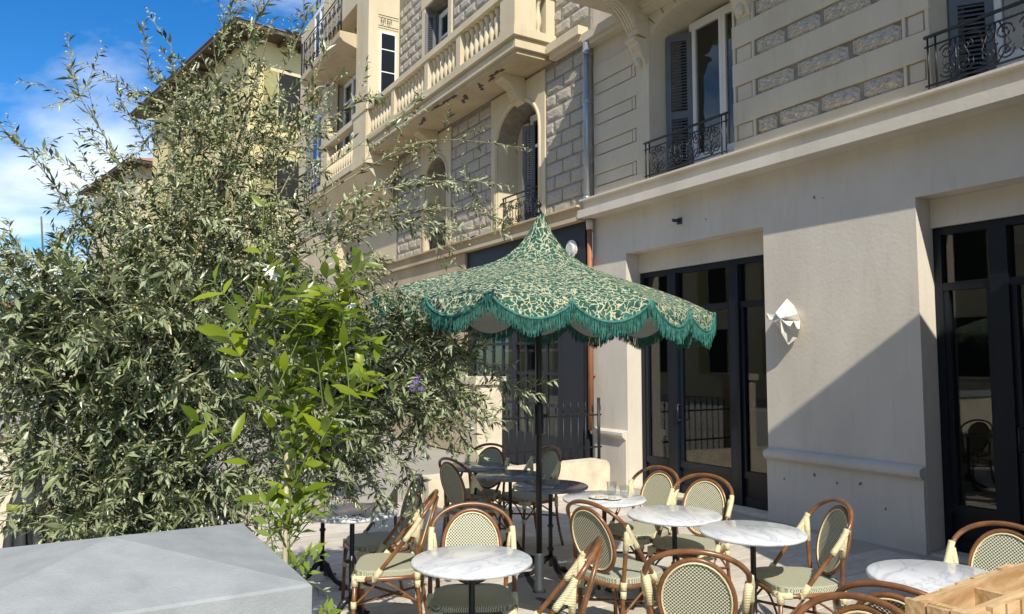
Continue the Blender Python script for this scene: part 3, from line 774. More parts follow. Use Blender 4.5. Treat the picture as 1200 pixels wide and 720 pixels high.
q = MB(); q.box(9.5, 9.6, 8.9, 24, 0, 3.9); q.box(6.73, 9.5, 8.86, 8.9, 0, 3.9); q.box(6.75, 9.5, 8.9, 24, -.02, 0.0); q.build('interior_room', M['interior'], B, world=True)
q = MB(); q.box(6.55, 6.95, 12.755, 20.5, 0, 3.795); q.build('ground_floor_wall', M['soffit'], B, world=True)
for (x_, y_) in ((7.6, 10.4), (7.8, 11.6), (7.5, 12.3)):
    t_ = empty('display_cabinet', (x_, y_, 0), {10.4:'pale display cabinet behind the nearer shop door muntins', 11.6:'pale display cabinet in middle of the dark shop', 12.3:'pale display cabinet at far end of the dark shop'}[y_], 'cabinet')
    q = MB(); q.box(x_-.15, x_+.15, y_-.2, y_+.2, 0, 1.9); q.build('cabinet', M['interior2'], t_, world=True)
    q = MB(); q.box(x_-.18, x_+.18, y_-.23, y_+.23, 1.9, 1.95); q.build('top', M['white'], t_, world=True)

# pipes, lamps and small fixtures
t_ = empty('drainpipe', (6.58, 8.87, 4.1), 'grey zinc drainpipe running up between plaster and stone walls', 'drainpipe')
q = MB(); q.tube([(6.58,8.87,4.10),(6.58,8.87,6.50)], .048, 12); q.build('pipe', M['zinc'], t_, world=True)
for zz_ in (4.13, 5.6, 6.35):
    q = MB(); q.tube([(6.58,8.87,zz_-.03),(6.58,8.87,zz_+.03)], .056, 12); q.box(6.58, 6.70, 8.855, 8.885, zz_-.012, zz_+.012); q.build('bracket', M['zinc'], t_, world=True)
t_ = empty('copper_pipe', (6.62, 8.84, 0), 'orange copper pipe beside the dark shop below the cornice', 'pipe')
q = MB(); q.tube([(6.62,8.86,.72),(6.62,8.86,3.70)], .040, 10); q.build('pipe', M['copper'], t_, world=True)
q = MB(); q.tube([(6.62,8.86,3.66),(6.62,8.86,3.80)], [.05,.062], 10); q.build('hopper', M['plaster'], t_, world=True)
for zz_ in (1.5, 2.9):
    q = MB(); q.box(6.62, 6.70, 8.845, 8.875, zz_, zz_+.025); q.build('bracket', M['copper'], t_, world=True)
t_ = empty('round_lamp', (6.60, 9.28, 3.42), 'round white bulkhead lamp on the dark shop fascia', 'lamp')
q = MB(); q.add([], []); 
def disc_x(q, x0, x1, y, z, r, ry=1.0, n=20, r1=None):
    r1 = r if r1 is None else r1
    vs = [(x0, y+r*ry*math.cos(2*math.pi*k/n), z+r*math.sin(2*math.pi*k/n)) for k in range(n)] + [(x1, y+r1*ry*math.cos(2*math.pi*k/n), z+r1*math.sin(2*math.pi*k/n)) for k in range(n)]
    q.add(vs, [tuple(range(n)), tuple(range(2*n-1, n-1, -1))] + [(k, (k+1)%n, (k+1)%n+n, k+n) for k in range(n)])
disc_x(q, 6.575, 6.598, 9.28, 3.42, .14); q.build('housing', M['white'], t_, world=True)
q = MB(); disc_x(q, 6.577, 6.545, 9.28, 3.42, .11, r1=.085); q.build('lens', M['lampglass'], t_, world=True)
t_ = empty('wall_bracket', (6.70, 7.05, 3.50), 'tiny dark metal bracket sticking out under the cornice', 'bracket')
q = MB(); q.tube([(6.70,7.05,3.50),(6.58,7.05,3.50)], .022, 8); q.build('arm', M['galv'], t_, world=True)
q = MB(); q.box(6.685, 6.698, 7.01, 7.09, 3.46, 3.54); q.build('wall_plate', M['galv'], t_, world=True)
t_ = empty('wall_lamp', (6.70, 5.38, 2.15), 'folded white shell wall lamp on the plaster between the shopfronts', 'lamp')
# faceted shell: outline in (y,z) offsets, bulging towards the street
out = [(.02,.235),(.10,.13),(.175,.05),(.15,-.03),(.06,-.13),(-.02,-.265),(-.10,-.19),(-.165,-.10),(-.14,-.01),(-.15,.06),(-.07,.15)]
mid = [(.015,.12),(.06,.08),(.10,.03),(.085,-.02),(.03,-.07),(-.01,-.14),(-.055,-.11),(-.09,-.06),(-.07,-.005),(-.085,.03),(-.035,.08)]
N_ = len(out)
vs = [(6.665 - (.05 if k % 2 else .0), 5.38+a, 2.15+b) for k, (a, b) in enumerate(out)]
vs += [(6.575 - (.05 if k % 2 else -.02), 5.38+a, 2.15+b) for k, (a, b) in enumerate(mid)]
vs += [(6.53, 5.385, 2.165)] + [(6.692, 5.38+a*.7, 2.15+b*.7) for a, b in out]
fs = []
for k in range(N_):
    j_ = (k+1) % N_
    fs += [(k, j_, N_+j_), (k, N_+j_, N_+k), (N_+k, N_+j_, 2*N_), (k, 2*N_+1+k, 2*N_+1+j_, j_)]
q = MB(); q.add(vs, fs); q.build('shade', M['lampwhite'], t_, world=True)
for pts_ in ([(6.60,5.47,2.205),(6.54,5.575,2.235),(6.56,5.60,2.19),(6.55,5.545,2.165),(6.60,5.49,2.15)], [(6.60,5.28,2.13),(6.53,5.215,2.14),(6.545,5.20,2.07),(6.60,5.26,2.04)]):
    q = MB(); n_ = len(pts_); q.add(pts_ + [(p[0]+.022, p[1], p[2]-.008) for p in pts_], [tuple(range(n_)), tuple(range(2*n_-1, n_-1, -1))] + [(k, (k+1) % n_, (k+1) % n_+n_, k+n_) for k in range(n_)])
    q.build('fold', M['lampwhite'], t_, world=True)
q = MB(); q.box(6.66, 6.699, 5.33, 5.43, 2.08, 2.22); q.build('wall_plate', M['white'], t_, world=True)

# low wall, pier, railing in front of the dark shop
t_ = empty('low_wall', (5.0, 8.15, 0), 'low cream limestone wall with rounded end behind the tables', 'wall')
q = MB(); prof = [(3.7,-.05),(6.36,-.05),(6.36,.30),(6.345,.36),(6.30,.395),(6.22,.405),(3.7,.36)]
q.prism(prof, 'y', 8.10, 8.34); q.build('body', M['limestone'], t_, world=True)
t_ = empty('gate_pier', (4.66, 8.55, 0), 'square cream stone pier at end of the iron railing', 'pier')
q = MB(); q.box(4.48, 4.84, 8.37, 8.73, 0, 1.42); q.build('shaft', M['limestone'], t_, world=True)
q = MB(); q.box(4.44, 4.88, 8.33, 8.77, 1.42, 1.52); q.build('cap', M['limestone'], t_, world=True)
t_ = empty('iron_railing', (5.75, 8.6, 0), 'black iron railing with spear tips in front of the dark shop', 'railing')
for zz_ in (.50, .95):
    q = MB(); q.box(4.84, 6.60, 8.585, 8.609, zz_, zz_+.022); q.build('rail', M['iron'], t_, world=True)
q = MB(); q.tube([(0,0,.1),(0,0,1.02)], .008, 6); q.lathe([(.008,1.0),(.018,1.05),(.012,1.09),(.001,1.16)], n=6)
br = q.build('bar', M['iron'], t_); k = 0
for i in range(14):
    x_ = 4.95 + i*.125
    if i == 0: br.location = (x_-5.75, -.003, 0)
    else: inst(br, 'bar', t_, (x_-5.75, -.003, 0))
q = MB(); q.tube([(6.56,8.60,0),(6.56,8.60,1.2)], .022, 8); q.build('post', M['iron'], t_, world=True)

# ------------------------------------------------------------------ distant buildings on the left
def far_building(name, loc, rz, label, wx, wy, h, wall_m, over, pitch_z, windows, eave_h=.5):
    t_ = empty(name, loc, label, 'building', rz=rz)
    q = MB(); q.box(over, wx, over, wy, 0, h); q.build('wall', wall_m, t_)
    q = MB(); q.box(0, wx+over, 0, wy+over, h-.02, h+.16); q.build('eave', M['eave'], t_)
    q = MB()
    cx_, cy_ = wx/2, wy/2
    q.add([(-.05,-.05,h+.16),(wx+over,-.05,h+.16),(wx+over,wy+over,h+.16),(-.05,wy+over,h+.16),(cx_,cy_*.6,h+pitch_z),(cx_,cy_*1.4,h+pitch_z)],
          [(0,1,4),(1,2,5,4),(2,3,5),(3,0,4,5),(0,3,2,1)])
    q.build('roof', M['rooftile'], t_)
    for k in range(int(wy/.9)):
        q = MB(); q.box(.02, over-.02, .2+k*.9, .32+k*.9, h-.16, h-.022); q.build('rafter', M['eave'], t_)
    for k in range(int(wx/.9)):
        q = MB(); q.box(.3+k*.9, .42+k*.9, .02, over-.02, h-.16, h-.022); q.build('rafter', M['eave'], t_)
    for (face, a, z_, w, hh) in windows:
        q = MB()
        if face == 'y':
            q.box(a, a+w, over-.06, over-.003, z_-.1, z_); q.box(a-.05, a, over-.04, over-.003, z_, z_+hh); q.box(a+w, a+w+.05, over-.04, over-.003, z_, z_+hh); q.box(a-.05, a+w+.05, over-.05, over-.003, z_+hh, z_+hh+.1)
            wf = q.build('window', M['cream'], t_)
            q = MB(); q.box(a, a+w, over-.02, over-.004, z_, z_+hh); q.build('pane', M['interior'], wf)
            for sx in (a-w*.5-.06, a+w+.06):
                q = MB(); q.box(sx, sx+w*.5, over-.07, over-.012, z_, z_+hh); q.build('shutter', M['olivesh'], wf)
        else:
            q.box(over-.06, over-.003, a, a+w, z_-.1, z_); q.box(over-.05, over-.003, a-.05, a+w+.05, z_+hh, z_+hh+.1); q.box(over-.04, over-.003, a-.05, a, z_, z_+hh); q.box(over-.04, over-.003, a+w, a+w+.05, z_, z_+hh)
            wf = q.build('window', M['cream'], t_)
            q = MB(); q.box(over-.02, over-.004, a, a+w, z_, z_+hh); q.build('pane', M['interior'], wf)
            for sy in (a-w*.5-.06, a+w+.06):
                q = MB(); q.box(over-.07, over-.012, sy, sy+w*.5, z_, z_+hh); q.build('shutter', M['olivesh'], wf)
    return t_
M['olivesh'] = mat('olive_shutter', (.34, .31, .13), .7)
wins = [('y', a, z_, 1.1, 2.0) for a in (2.2, 4.9, 7.6) for z_ in (11.6, 8.0, 4.4)] + [('x', a, z_, 1.1, 2.0) for a in (3.0, 6.2, 9.4) for z_ in (11.4, 8.0, 4.4)]
ob = far_building('ochre_building', (5.18, 29.5, 0), R(10), 'tall ochre rendered building with wide dark eaves behind the shrub', 11, 14, 14.8, M['ochre'], .95, 2.2, wins)
q = MB(); q.box(.85, 11, .80, .948, 10.6, 10.85); q.build('string_course', M['soffit'], ob)
q = MB(); q.box(3.6, 7.4, .2, .948, 7.55, 7.72); bl = q.build('balcony', M['soffit'], ob)
q = MB(); q.tube([(3.65,.25,8.6),(7.35,.25,8.6)], .03, 5); q.tube([(3.65,.25,7.75),(7.35,.25,7.75)], .02, 5)
for k in range(38): q.tube([(3.65+k*.1,.25,7.72),(3.65+k*.1,.25,8.6)], .012, 4)
q.build('railing', M['iron'], bl)
far_building('small_house', (2.97, 50.6, 0), R(11), 'smaller cream house with pink tiled roof far behind the shrub', 9, 12, 14.0, M['cream'], .8, 1.6, [('y', 2.5, 10.6, 1.0, 1.8), ('y', 5.5, 10.6, 1.0, 1.8), ('x', 3, 10.6, 1, 1.8)])
far_building('low_house', (-6.5, 74, 0), R(5), 'distant low house with orange tiled roof at left edge', 8, 9, 5.9, M['cream'], .5, 1.6, [('y', 1.5, 3, 1.0, 1.5), ('y', 5, 3, 1.0, 1.5)])
far_building('street_building', (-13, 46, 0), R(180), 'pale building across the street', 9, 62, 11.5, M['cream'], .5, 1.8, [('x', 3+4*k, z_, 1.2, 2.1) for k in range(14) for z_ in (1.2, 4.6, 8.0)])
# cream wall beyond the planter, with grey coping
t_ = empty('garden_wall', (-2.3, 8.45, 0), 'cream rendered wall with grey coping at left beyond the shrub', 'wall')
q = MB(); q.box(-5.5, -.18, 8.35, 8.55, -.1, 1.02); q.build('body', M['limestone'], t_, world=True)
q = MB(); q.box(-5.5, -.14, 8.29, 8.61, 1.02, 1.12); q.build('coping', M['cap'], t_, world=True)
t_ = empty('wrapped_post', (-.155, 5.33, 0), 'post wrapped in black cloth tied with olive tape beside the shrub', 'post')
q = MB(); pts = [(-.155+.01*math.sin(z_*9), 5.33, z_) for z_ in np.linspace(0, 1.15, 14)]
q.tube(pts, [.085 + .02*math.sin(z_*17) for z_ in np.linspace(0, 1.15, 14)], 11); q.build('cover', M['cloth'], t_, world=True)
q = MB(); q.tube([(-.155,5.33,.83),(-.155,5.33,.88)], .098, 11); q.build('tie', M['olive'], t_, world=True)
for k in range(7):
    a = k*.9; q = MB(); q.tube([(-.155+.085*math.cos(a),5.33+.085*math.sin(a),.80),(-.155+.10*math.cos(a+.2),5.33+.10*math.sin(a+.2),.45),(-.155+.11*math.cos(a+.1),5.33+.11*math.sin(a),.05)], [.02,.03,.025], 6); q.build('fold', M['cloth'], t_, world=True)

# ------------------------------------------------------------------ pier with pyramidal cap, planter
t_ = empty('capped_pier', (.093, 1.68, 0), 'grey concrete pier with shallow pyramid cap in left foreground', 'pier')
q = MB(); q.box(-.175, .36, 1.42, 1.945, 0, 1.20); q.build('shaft', M['plaster'], t_, world=True)
x0, x1, y0, y1 = -.215, .402, 1.38, 1.985; e = .006
q = MB()
def ringp(i, z_): return [(x0+i,y0+i,z_),(x1-i,y0+i,z_),(x1-i,y1-i,z_),(x0+i,y1-i,z_)]
vs = ringp(.02,1.20) + ringp(0,1.21) + ringp(0,1.296) + ringp(.004,1.301) + [(.093,1.68,1.362)]
fs = [(3,2,1,0)] + [(4*k+i, 4*k+(i+1)%4, 4*k+4+(i+1)%4, 4*k+4+i) for k in range(3) for i in range(4)] + [(12+i, 12+(i+1)%4, 16) for i in range(4)]
q.add(vs, fs); q.build('cap', M['cap'], t_, world=True)
t_ = empty('planter_box', (.1, 4.8, 0), 'low rendered planter bed holding the silvery shrubs', 'planter')
for (a, b_, c_, d_) in ((.33,.40,1.99,7.5), (-.30,-.23,1.99,7.5)):
    q = MB(); q.box(a, b_, c_, d_, -.05, .48); q.build('side_wall', M['plaster'], t_, world=True)
q = MB(); q.box(-.23, .33, 7.43, 7.5, -.05, .479); q.box(-.23, .33, 1.99, 2.05, -.05, .479); q.build('end_wall', M['plaster'], t_, world=True)
q = MB(); q.box(-.23, .33, 2.05, 7.43, 0, .42); q.build('soil', M['soil'], t_, world=True)

# ------------------------------------------------------------------ wooden planter, right foreground
t_ = empty('wooden_planter', (2.188, 1.377, 0), 'raw pine slatted planter box in right foreground corner', 'planter', rz=0)
PX0, PX1, PY0, PY1, PT = 2.208, 3.05, 1.205, 1.36, 1.0
for (a, b_, c_, d_) in ((PX0,PX1,PY1-.022,PY1), (PX0,PX1,PY0,PY0+.022), (PX0,PX0+.022,PY0+.022,PY1-.022), (PX1-.022,PX1,PY0+.022,PY1-.022), (2.53,2.552,PY0+.022,PY1-.022)):
    q = MB(); q.box(a, b_, c_, d_, .06 if a != 2.53 else .642, PT-.004 if a != 2.53 else PT-.02); q.build('panel', M['wood'], t_, world=True)
q = MB(); q.box(PX0+.022, PX1-.022, PY0+.022, PY1-.022, .62, .64); q.build('floor_board', M['wood'], t_, world=True)
q = MB(); q.box(PX0+.024, PX0+.06, PY0+.024, PY1-.024, PT-.03, PT-.014); q.build('rim', M['wood'], t_, world=True)
i = 0; x_ = PX0 + .0
while x_ < PX1 - .05:
    w = random.uniform(.072, .088)
    for (c_, d_) in ((PY1+.001, PY1+.019), (PY0-.019, PY0-.001)):
        q = MB(); q.box(x_, x_+w, c_, d_, .05, PT-.008+random.uniform(-.006,.008)); q.build('slat', M['wood'], t_, world=True)
    x_ += w + .014
y_ = PY0 - .018
while y_ < PY1 - .02:
    w = min(random.uniform(.055, .068), PY1+.018-y_)
    q = MB(); q.box(PX0-.019, PX0-.001, y_, y_+w, .05, PT-.006+random.uniform(-.004,.004)); q.build('slat', M['wood'], t_, world=True); y_ += w + .006

t_.rotation_euler.z = R(3.3)
# ------------------------------------------------------------------ tables
def make_table(loc, dark=False):
    t_ = empty('bistro_table', loc, '', 'table', 'round bistro tables on the terrace')
    q = MB(); q.lathe([(.285,-.024),(.296,-.021),(.300,-.014),(.300,-.008),(.297,-.003),(.290,0)], (0,0,.73), 64)
    q.build('tabletop', M['darkmarble' if dark else 'marble'], t_)
    q = MB(); q.lathe([(.018,.10),(.018,.22),(.026,.225),(.026,.245),(.017,.25),(.017,.40),(.024,.405),(.024,.42),(.016,.425),(.016,.66),(.03,.69),(.05,.705)], n=14); q.build('column', M['castiron'], t_)
    q = MB(); q.box(-.15,.15,-.018,.018,.694,.705); q.box(-.018,.018,-.15,.15,.6945,.7052); q.build('top_bracket', M['castiron'], t_)
    for k in range(3):
        a = 2*math.pi*k/3 + .5; u = Vector((math.cos(a), math.sin(a), 0))
        q = MB(); pts = [u*.012+Vector((0,0,.17)), u*.05+Vector((0,0,.15)), u*.09+Vector((0,0,.09)), u*.15+Vector((0,0,.045)), u*.20+Vector((0,0,.035)), u*.235+Vector((0,0,.018)), u*.26+Vector((0,0,.012))]
        q.tube(pts, [.020,.024,.022,.018,.022,.026,.012], 8)
        w = Vector((-u.y, u.x, 0))
        q.tube([u*.235+w*-.05+Vector((0,0,.012)), u*.235+Vector((0,0,.014)), u*.235+w*.05+Vector((0,0,.012))], [.009,.014,.009], 6)
        q.build('leg', M['castiron'], t_)
    return t_
tp = make_table((1.776, 3.367, 0)); tp['label'] = 'white marble table nearest the camera beside the umbrella pole'; tp.rotation_euler.z = .3
td = make_table((3.359, 5.04, 0), True); td['label'] = 'dark grey marble table directly behind the umbrella pole'
for (x_, y_, lab, src) in (
    (3.388, 4.385, 'white marble table with plates and a tumbler on it', tp),
    (3.415, 3.69, 'veined white marble table between the plates table and the bare right table', tp),
    (3.462, 3.09, 'bare white marble table in front of the chair facing left by the wall', tp),
    (3.464, 2.014, 'white marble table partly behind the pine planter', tp),
    (3.377, 5.694, 'dark grey marble table next beyond the one behind the pole', td),
    (3.37, 6.328, 'farthest dark grey marble table beside the overhanging shrub', td),
    (1.664, 4.832, 'white marble table half hidden under the shrub leaves', tp),
    (1.769, 5.823, 'white marble table almost wholly hidden behind the shrub', tp)):
    c_ = copy_tree(src); c_.location = (x_, y_, 0); c_['label'] = lab; c_.rotation_euler.z = random.uniform(0, 2)
# things on the table
def plate(x, y, label, r):
    t2 = empty('plate', (x, y, .73), label, 'plate', 'small plates on the marble table')
    q = MB(); q.lathe([(r*.5,.001),(r*.55,.004),(r*.9,.012),(r,.017),(r*.97,.019),(r*.6,.008),(r*.5,.006)], n=28); q.build('dish', M['plate'], t2)
    q = MB()
    for k in range(7): q.obox((random.uniform(-.3,.3)*r, random.uniform(-.3,.3)*r, .013+k*.001), (math.cos(k),math.sin(k),0), (-math.sin(k),math.cos(k),0), (0,0,1), .016, .006, .003)
    q.build('crumbs', mat('torn_paper', (.5,.48,.36), .8), t2)
plate(3.32, 4.355, 'small white plate on the left of the set table', .075)
plate(3.38, 4.275, 'small white saucer with scraps in middle of the set table', .068)
for (x_, y_, lab, h_) in ((3.48, 4.415, 'clear tumbler standing behind the saucer', .10), (3.51, 4.305, 'clear glass tumbler at right of the saucer', .085)):
    t2 = empty('tumbler', (x_, y_, .73), lab, 'glass')
    q = MB(); q.lathe([(.026,.001),(.030,.01),(.036,h_),(.0345,h_),(.028,.014),(.002,.012)], n=22); q.build('glass_body', M['tumbler'], t2)

# ------------------------------------------------------------------ chairs
def set_uv(ob, f):
    me = ob.data; uv = me.uv_layers.new(name='UVMap')
    for lp in me.loops:
        p = me.vertices[lp.vertex_index].co; uv.data[lp.index].uv = f(p)
def seat_outline(inset=0.0, n=40):
    out = []
    for k in range(n):
        a = 2*math.pi*k/n; ca, sa = math.cos(a), math.sin(a); e = .55
        x = math.copysign(abs(ca)**e, ca)*(.215-inset); y = math.copysign(abs(sa)**e, sa)*(.205-inset)
        x *= 1 + .10*(y/.205)
        out.append((x, y))
    return out
def make_chair():
    c = empty('bistro_chair', (0,0,0), '', 'chair', 'woven rattan bistro chairs on the terrace')
    # seat
    s = MB(); n_ = 40; rings = [(0.0,.428),(0.0,.458),(.006,.464),(.03,.466),(.12,.467)]
    vs = []; fs = []
    for (i_, z_) in rings: vs += [(x, y, z_) for x, y in seat_outline(i_, n_)]
    for j in range(len(rings)-1):
        for k in range(n_): fs.append((j*n_+k, j*n_+(k+1)%n_, (j+1)*n_+(k+1)%n_, (j+1)*n_+k))
    fs += [tuple(range(n_))[::-1], tuple((len(rings)-1)*n_+k for k in range(n_))]
    s.add(vs, fs, False); so2 = s.build('seat', M['seatweave'], c); set_uv(so2, lambda p: (p.x + .3*(p.z-.47), p.y + .3*(p.z-.47)))
    f = MB(); f.tube([(x*1.0, y*1.0, .418) for x, y in seat_outline(-.002, 32)], .0135, 8, closed=True); f.build('seat_frame', M['rattan'], c)
    # outer hoop and arms as one bent pole
    arm = [(.222,.07,.425),(.226,-.02,.535),(.229,-.10,.635),(.230,-.165,.715)]
    top = []
    for k in range(0, 13):
        a = math.pi*k/12; zz_ = .735 + .152*math.sin(a)**.85
        top.append((.229*math.cos(a) if k not in (0,) else .229, -.178 - (zz_-.735)*.72, zz_))
    pts = arm + top[0:13] + [(-x, y, z_) for x, y, z_ in reversed(arm)]
    h = MB(); h.tube(smooth(pts, 4), .0125, 10); h.build('back_hoop', M['rattan'], c)
    # oval
    def ov(a, rx, rz, off=0):
        z_ = .663 + rz*math.sin(a); return (rx*math.cos(a), -.185 - (z_-.5)*.30 + off, z_)
    o = MB(); o.tube([ov(2*math.pi*k/36, .163, .190) for k in range(36)], .0105, 8, closed=True); o.build('back_frame', M['rattan'], c)
    o = MB()
    for off in (.007, -.007): o.tube([ov(2*math.pi*k/36, .149, .176, off) for k in range(36)], .0048, 6, closed=True)
    o.build('piping', M['piping'], c)
    p = MB(); vs = [ov(2*math.pi*k/36, .147, .174, -.003) for k in range(36)] + [ov(2*math.pi*k/36, .147, .174, .003) for k in range(36)]
    p.add(vs, [tuple(range(36)), tuple(range(71, 35, -1))] + [(k, (k+1)%36, (k+1)%36+36, k+36) for k in range(36)])
    po = p.build('back_panel', M['weave'], c); set_uv(po, lambda v: (v.x, v.z*1.04))
    # legs
    for sg in (-1, 1):
        l_ = MB(); l_.tube(smooth([(sg*.205,-.245,0),(sg*.192,-.20,.22),(sg*.188,-.182,.43),(sg*.200,-.178,.58),(sg*.214,-.180,.70)], 4), .0125, 8); l_.build('leg', M['rattan'], c)
        l_ = MB(); l_.tube([(sg*.208,.20,0),(sg*.207,.185,.42)], .0130, 8); l_.build('leg', M['rattan'], c)
        w = MB(); w.tube([(sg*.207,.187,.375),(sg*.207,.185,.435)], .020, 9); w.tube([(sg*.207,.186,.418),(sg*.150,.200,.418)], .0185, 8); w.tube([(sg*.209,.186,.418),(sg*.216,.125,.418)], .0185, 8); w.build('binding', M['binding'], c)
        w = MB(); w.tube([(sg*.2075,.192,.245),(sg*.2075,.191,.285)], .018, 8); w.build('binding', M['binding'], c)
        w = MB(); w.tube([(sg*.190,-.186,.36),(sg*.189,-.183,.40)], .018, 8); w.tube([(sg*.189,-.182,.405),(sg*.19,-.182,.45)], .019, 8); w.build('binding', M['binding'], c)
        w = MB(); w.tube([(sg*.216,.060,.418),(sg*.222,.085,.418)], .021, 8); w.tube([(sg*.221,.072,.418),(sg*.224,.03,.475)], [.021,.018], 8); w.build('binding', M['binding'], c)
        # the big lashing where hoop, arm and upright meet
        w = MB()
        w.tube(smooth([(sg*.2295,-.105,.640),(sg*.230,-.155,.705),(sg*.2293,-.182,.745),(sg*.226,-.197,.775)], 3), [.017]*10, 9)
        w.tube([(sg*.203,-.179,.615),(sg*.213,-.180,.69),(sg*.224,-.182,.745)], [.016,.0185,.019], 9)
        A_, B_, C_ = Vector((.229,-.138,.672)), Vector((.212,-.182,.655)), Vector((.2285,-.182,.74))
        dn = Vector((.012,0,0))
        tri = [Vector((sg*v.x, v.y, v.z)) for v in (A_, B_, C_)]
        w.add([t+dn for t in tri] + [t-dn for t in tri], [(0,1,2),(5,4,3),(0,3,4,1),(1,4,5,2),(2,5,3,0)])
        w.build('binding', M['binding'], c)
    for (a, b) in (((-.205,.19,.265),(.190,-.205,.265)), ((.205,.19,.275),(-.190,-.205,.275))):
        k_ = MB(); k_.tube([a, b], .0085, 7); k_.build('stretcher', M['rattan'], c)
    for sg in (-1, 1):
        k_ = MB(); k_.tube(smooth([(sg*.207,.182,.27),(sg*.213,.09,.36),(sg*.216,.05,.41)], 3), .007, 6); k_.tube(smooth([(sg*.192,-.188,.27),(sg*.205,-.06,.36),(sg*.214,.03,.408)], 3), .007, 6); k_.build('brace', M['rattan'], c)
    k_ = MB(); k_.tube(smooth([(-.205,.19,.27),(-.10,.198,.385),(0,.20,.405),(.10,.198,.385),(.205,.19,.27)], 4), .007, 6); k_.build('brace', M['rattan'], c)
    return c
proto = make_chair()
# hoop-top position, compass facing (degrees clockwise from +Y), label
chairs = [
 (2.056, 3.90, 207, 'chair facing the camera behind the nearest marble table'),
 (2.05, 4.37, 297, 'chair with its sunlit seat turned left under the shrub table'),
 (2.654, 3.605, 80, 'chair with dark oval back just right of the umbrella pole'),
 (2.14, 2.808, 311, 'chair seen edge on with big cream lashing at bottom centre'),
 (2.373, 2.436, 46, 'large foreground chair with crisp checked back facing away'),
 (4.029, 4.49, 262, 'chair facing left behind the table with plates'),
 (4.038, 4.019, 250, 'chair with pale oval back behind the veined marble table'),
 (3.952, 2.862, 296, 'chair standing alone by the shaded wall and facing left'),
 (4.116, 2.034, 262, 'chair with bold checked back behind the pine planter'),
 (2.632, 1.705, 72, 'chair with dark hoop touching the left end of the pine planter'),
 (2.415, 1.66, 262, 'lowest cropped chair hoop at the bottom edge left of planter'),
 (4.098, 6.101, 268, 'far chair facing left just right of the umbrella pole'),
 (3.706, 6.599, 240, 'farthest chair with pale oval back before the cream pier'),
 (2.831, 5.807, 82, 'shaded chair with its dark back beside the farthest grey table'),
 (2.242, 5.09, 275, 'shaded chair with dark oval back behind the hidden shrub table'),
]
for i, (x_, y_, az_, lab) in enumerate(chairs):
    c_ = proto if i == 0 else copy_tree(proto)
    fx, fy = math.sin(R(az_)), math.cos(R(az_))
    c_.location = (x_+fx*.285, y_+fy*.285, 0); c_.rotation_euler = (0, 0, -R(az_)); c_['label'] = lab

# ------------------------------------------------------------------ parasol
UX, UY = 3.045, 4.72
um = empty('fringed_parasol', (UX, UY, 0), 'green patterned parasol with teal fringe standing among the tables', 'parasol')
q = MB(); q.box(-.30,.30,-.30,.30,0,.035); bmo = q.build('base_plate', M['galv'], um); bmo.rotation_euler.z = .45
q = MB(); q.lathe([(.05,.035),(.036,.06),(.034,.30),(.030,.31)], n=16); q.build('sleeve', M['galv'], um)
q = MB(); q.tube([(0,0,.28),(0,0,2.76)], .0225, 14); q.build('pole', M['black'], um)
q = MB(); q.lathe([(.024,1.16),(.036,1.18),(.036,1.38),(.024,1.40)], n=14); q.tube([(.03,0,1.3),(.075,0,1.3)], .016, 8); q.build('pole_joint', M['black'], um)
cn = bpy.data.objects.new('canopy', None)
prof = [(0.018,2.80),(.035,2.765),(.06,2.71),(.09,2.655),(.125,2.60),(.18,2.535),(.25,2.475),(.34,2.418),(.43,2.378),(.60,2.322),(.80,2.262),(.95,2.212),(1.05,2.174),(1.15,2.130),(1.245,2.086)]
prof = [(r_, 1.7+(z_-1.7)*1.025) for r_, z_ in prof]
def prz(r_):
    for (a, za), (b, zb) in zip(prof, prof[1:]):
        if r_ <= b: return za + (zb-za)*(r_-a)/(b-a)
    return prof[-1][1]
TH0 = math.atan2(-.859, -.512) + R(-14.5)             # first rib direction
TILT = Matrix.Rotation(R(2.3), 4, Vector((.512, .859, 0))) # canopy leans slightly
TILT = Matrix.Translation((0,0,2.3)) @ TILT @ Matrix.Translation((0,0,-2.3))
def cpt(r_, th, dz=0.0):
    u = ((th - TH0) % (math.pi/4)) / (math.pi/4)      # 0..1 across a gore
    s_ = math.sin(math.pi*u)
    chord = math.cos(math.pi/8)/math.cos((u-.5)*math.pi/4)
    k = 1 - (1-chord)*.75
    return Vector((1.026*r_*k*math.cos(th), 1.026*r_*k*math.sin(th), prz(r_) - .030*s_*(r_/1.27)**.8*(1 if r_ > .15 else 0) + dz))
def scal(th):                                        # scalloped hem: 16 lobes
    u = ((th - TH0) % (math.pi/8)) / (math.pi/8)
    return .125*math.sin(math.pi*u)**.75
NS = 24
def canopy_gore(k, off, m, nm):
    q = MB(); vs = []; fs = []; uvs = []
    rows = []
    for (r_, z_) in prof: rows.append(('t', r_))
    for j in range(1, 4): rows.append(('h', j/3))
    for (kind_, v_) in rows:
        for i in range(NS+1):
            th = TH0 + math.pi/4*(k + min(max(i/NS, .0008), .9992))
            if kind_ == 't': p = cpt(v_, th, off); uu = v_
            else:
                p = cpt(1.245, th, off); d = scal(th)*v_
                p = p + Vector((math.cos(th)*d*.22, math.sin(th)*d*.22, -d*.97)); uu = 1.245 + d
                if off < 0: p -= Vector((math.cos(th), math.sin(th), 0))*.006
            vs.append(TILT @ p); uvs.append(((th-TH0-math.pi/4*(k+.5))*uu+k*1.37, uu))
    W_ = NS+1
    for j in range(len(rows)-1):
        for i in range(NS): fs.append((j*W_+i, j*W_+i+1, (j+1)*W_+i+1, (j+1)*W_+i))
    q.add(vs, fs, True); ob = q.build(nm, m, um)
    uvl = ob.data.uv_layers.new(name='UVMap')
    for lp in ob.data.loops: uvl.data[lp.index].uv = uvs[lp.vertex_index]
    return ob
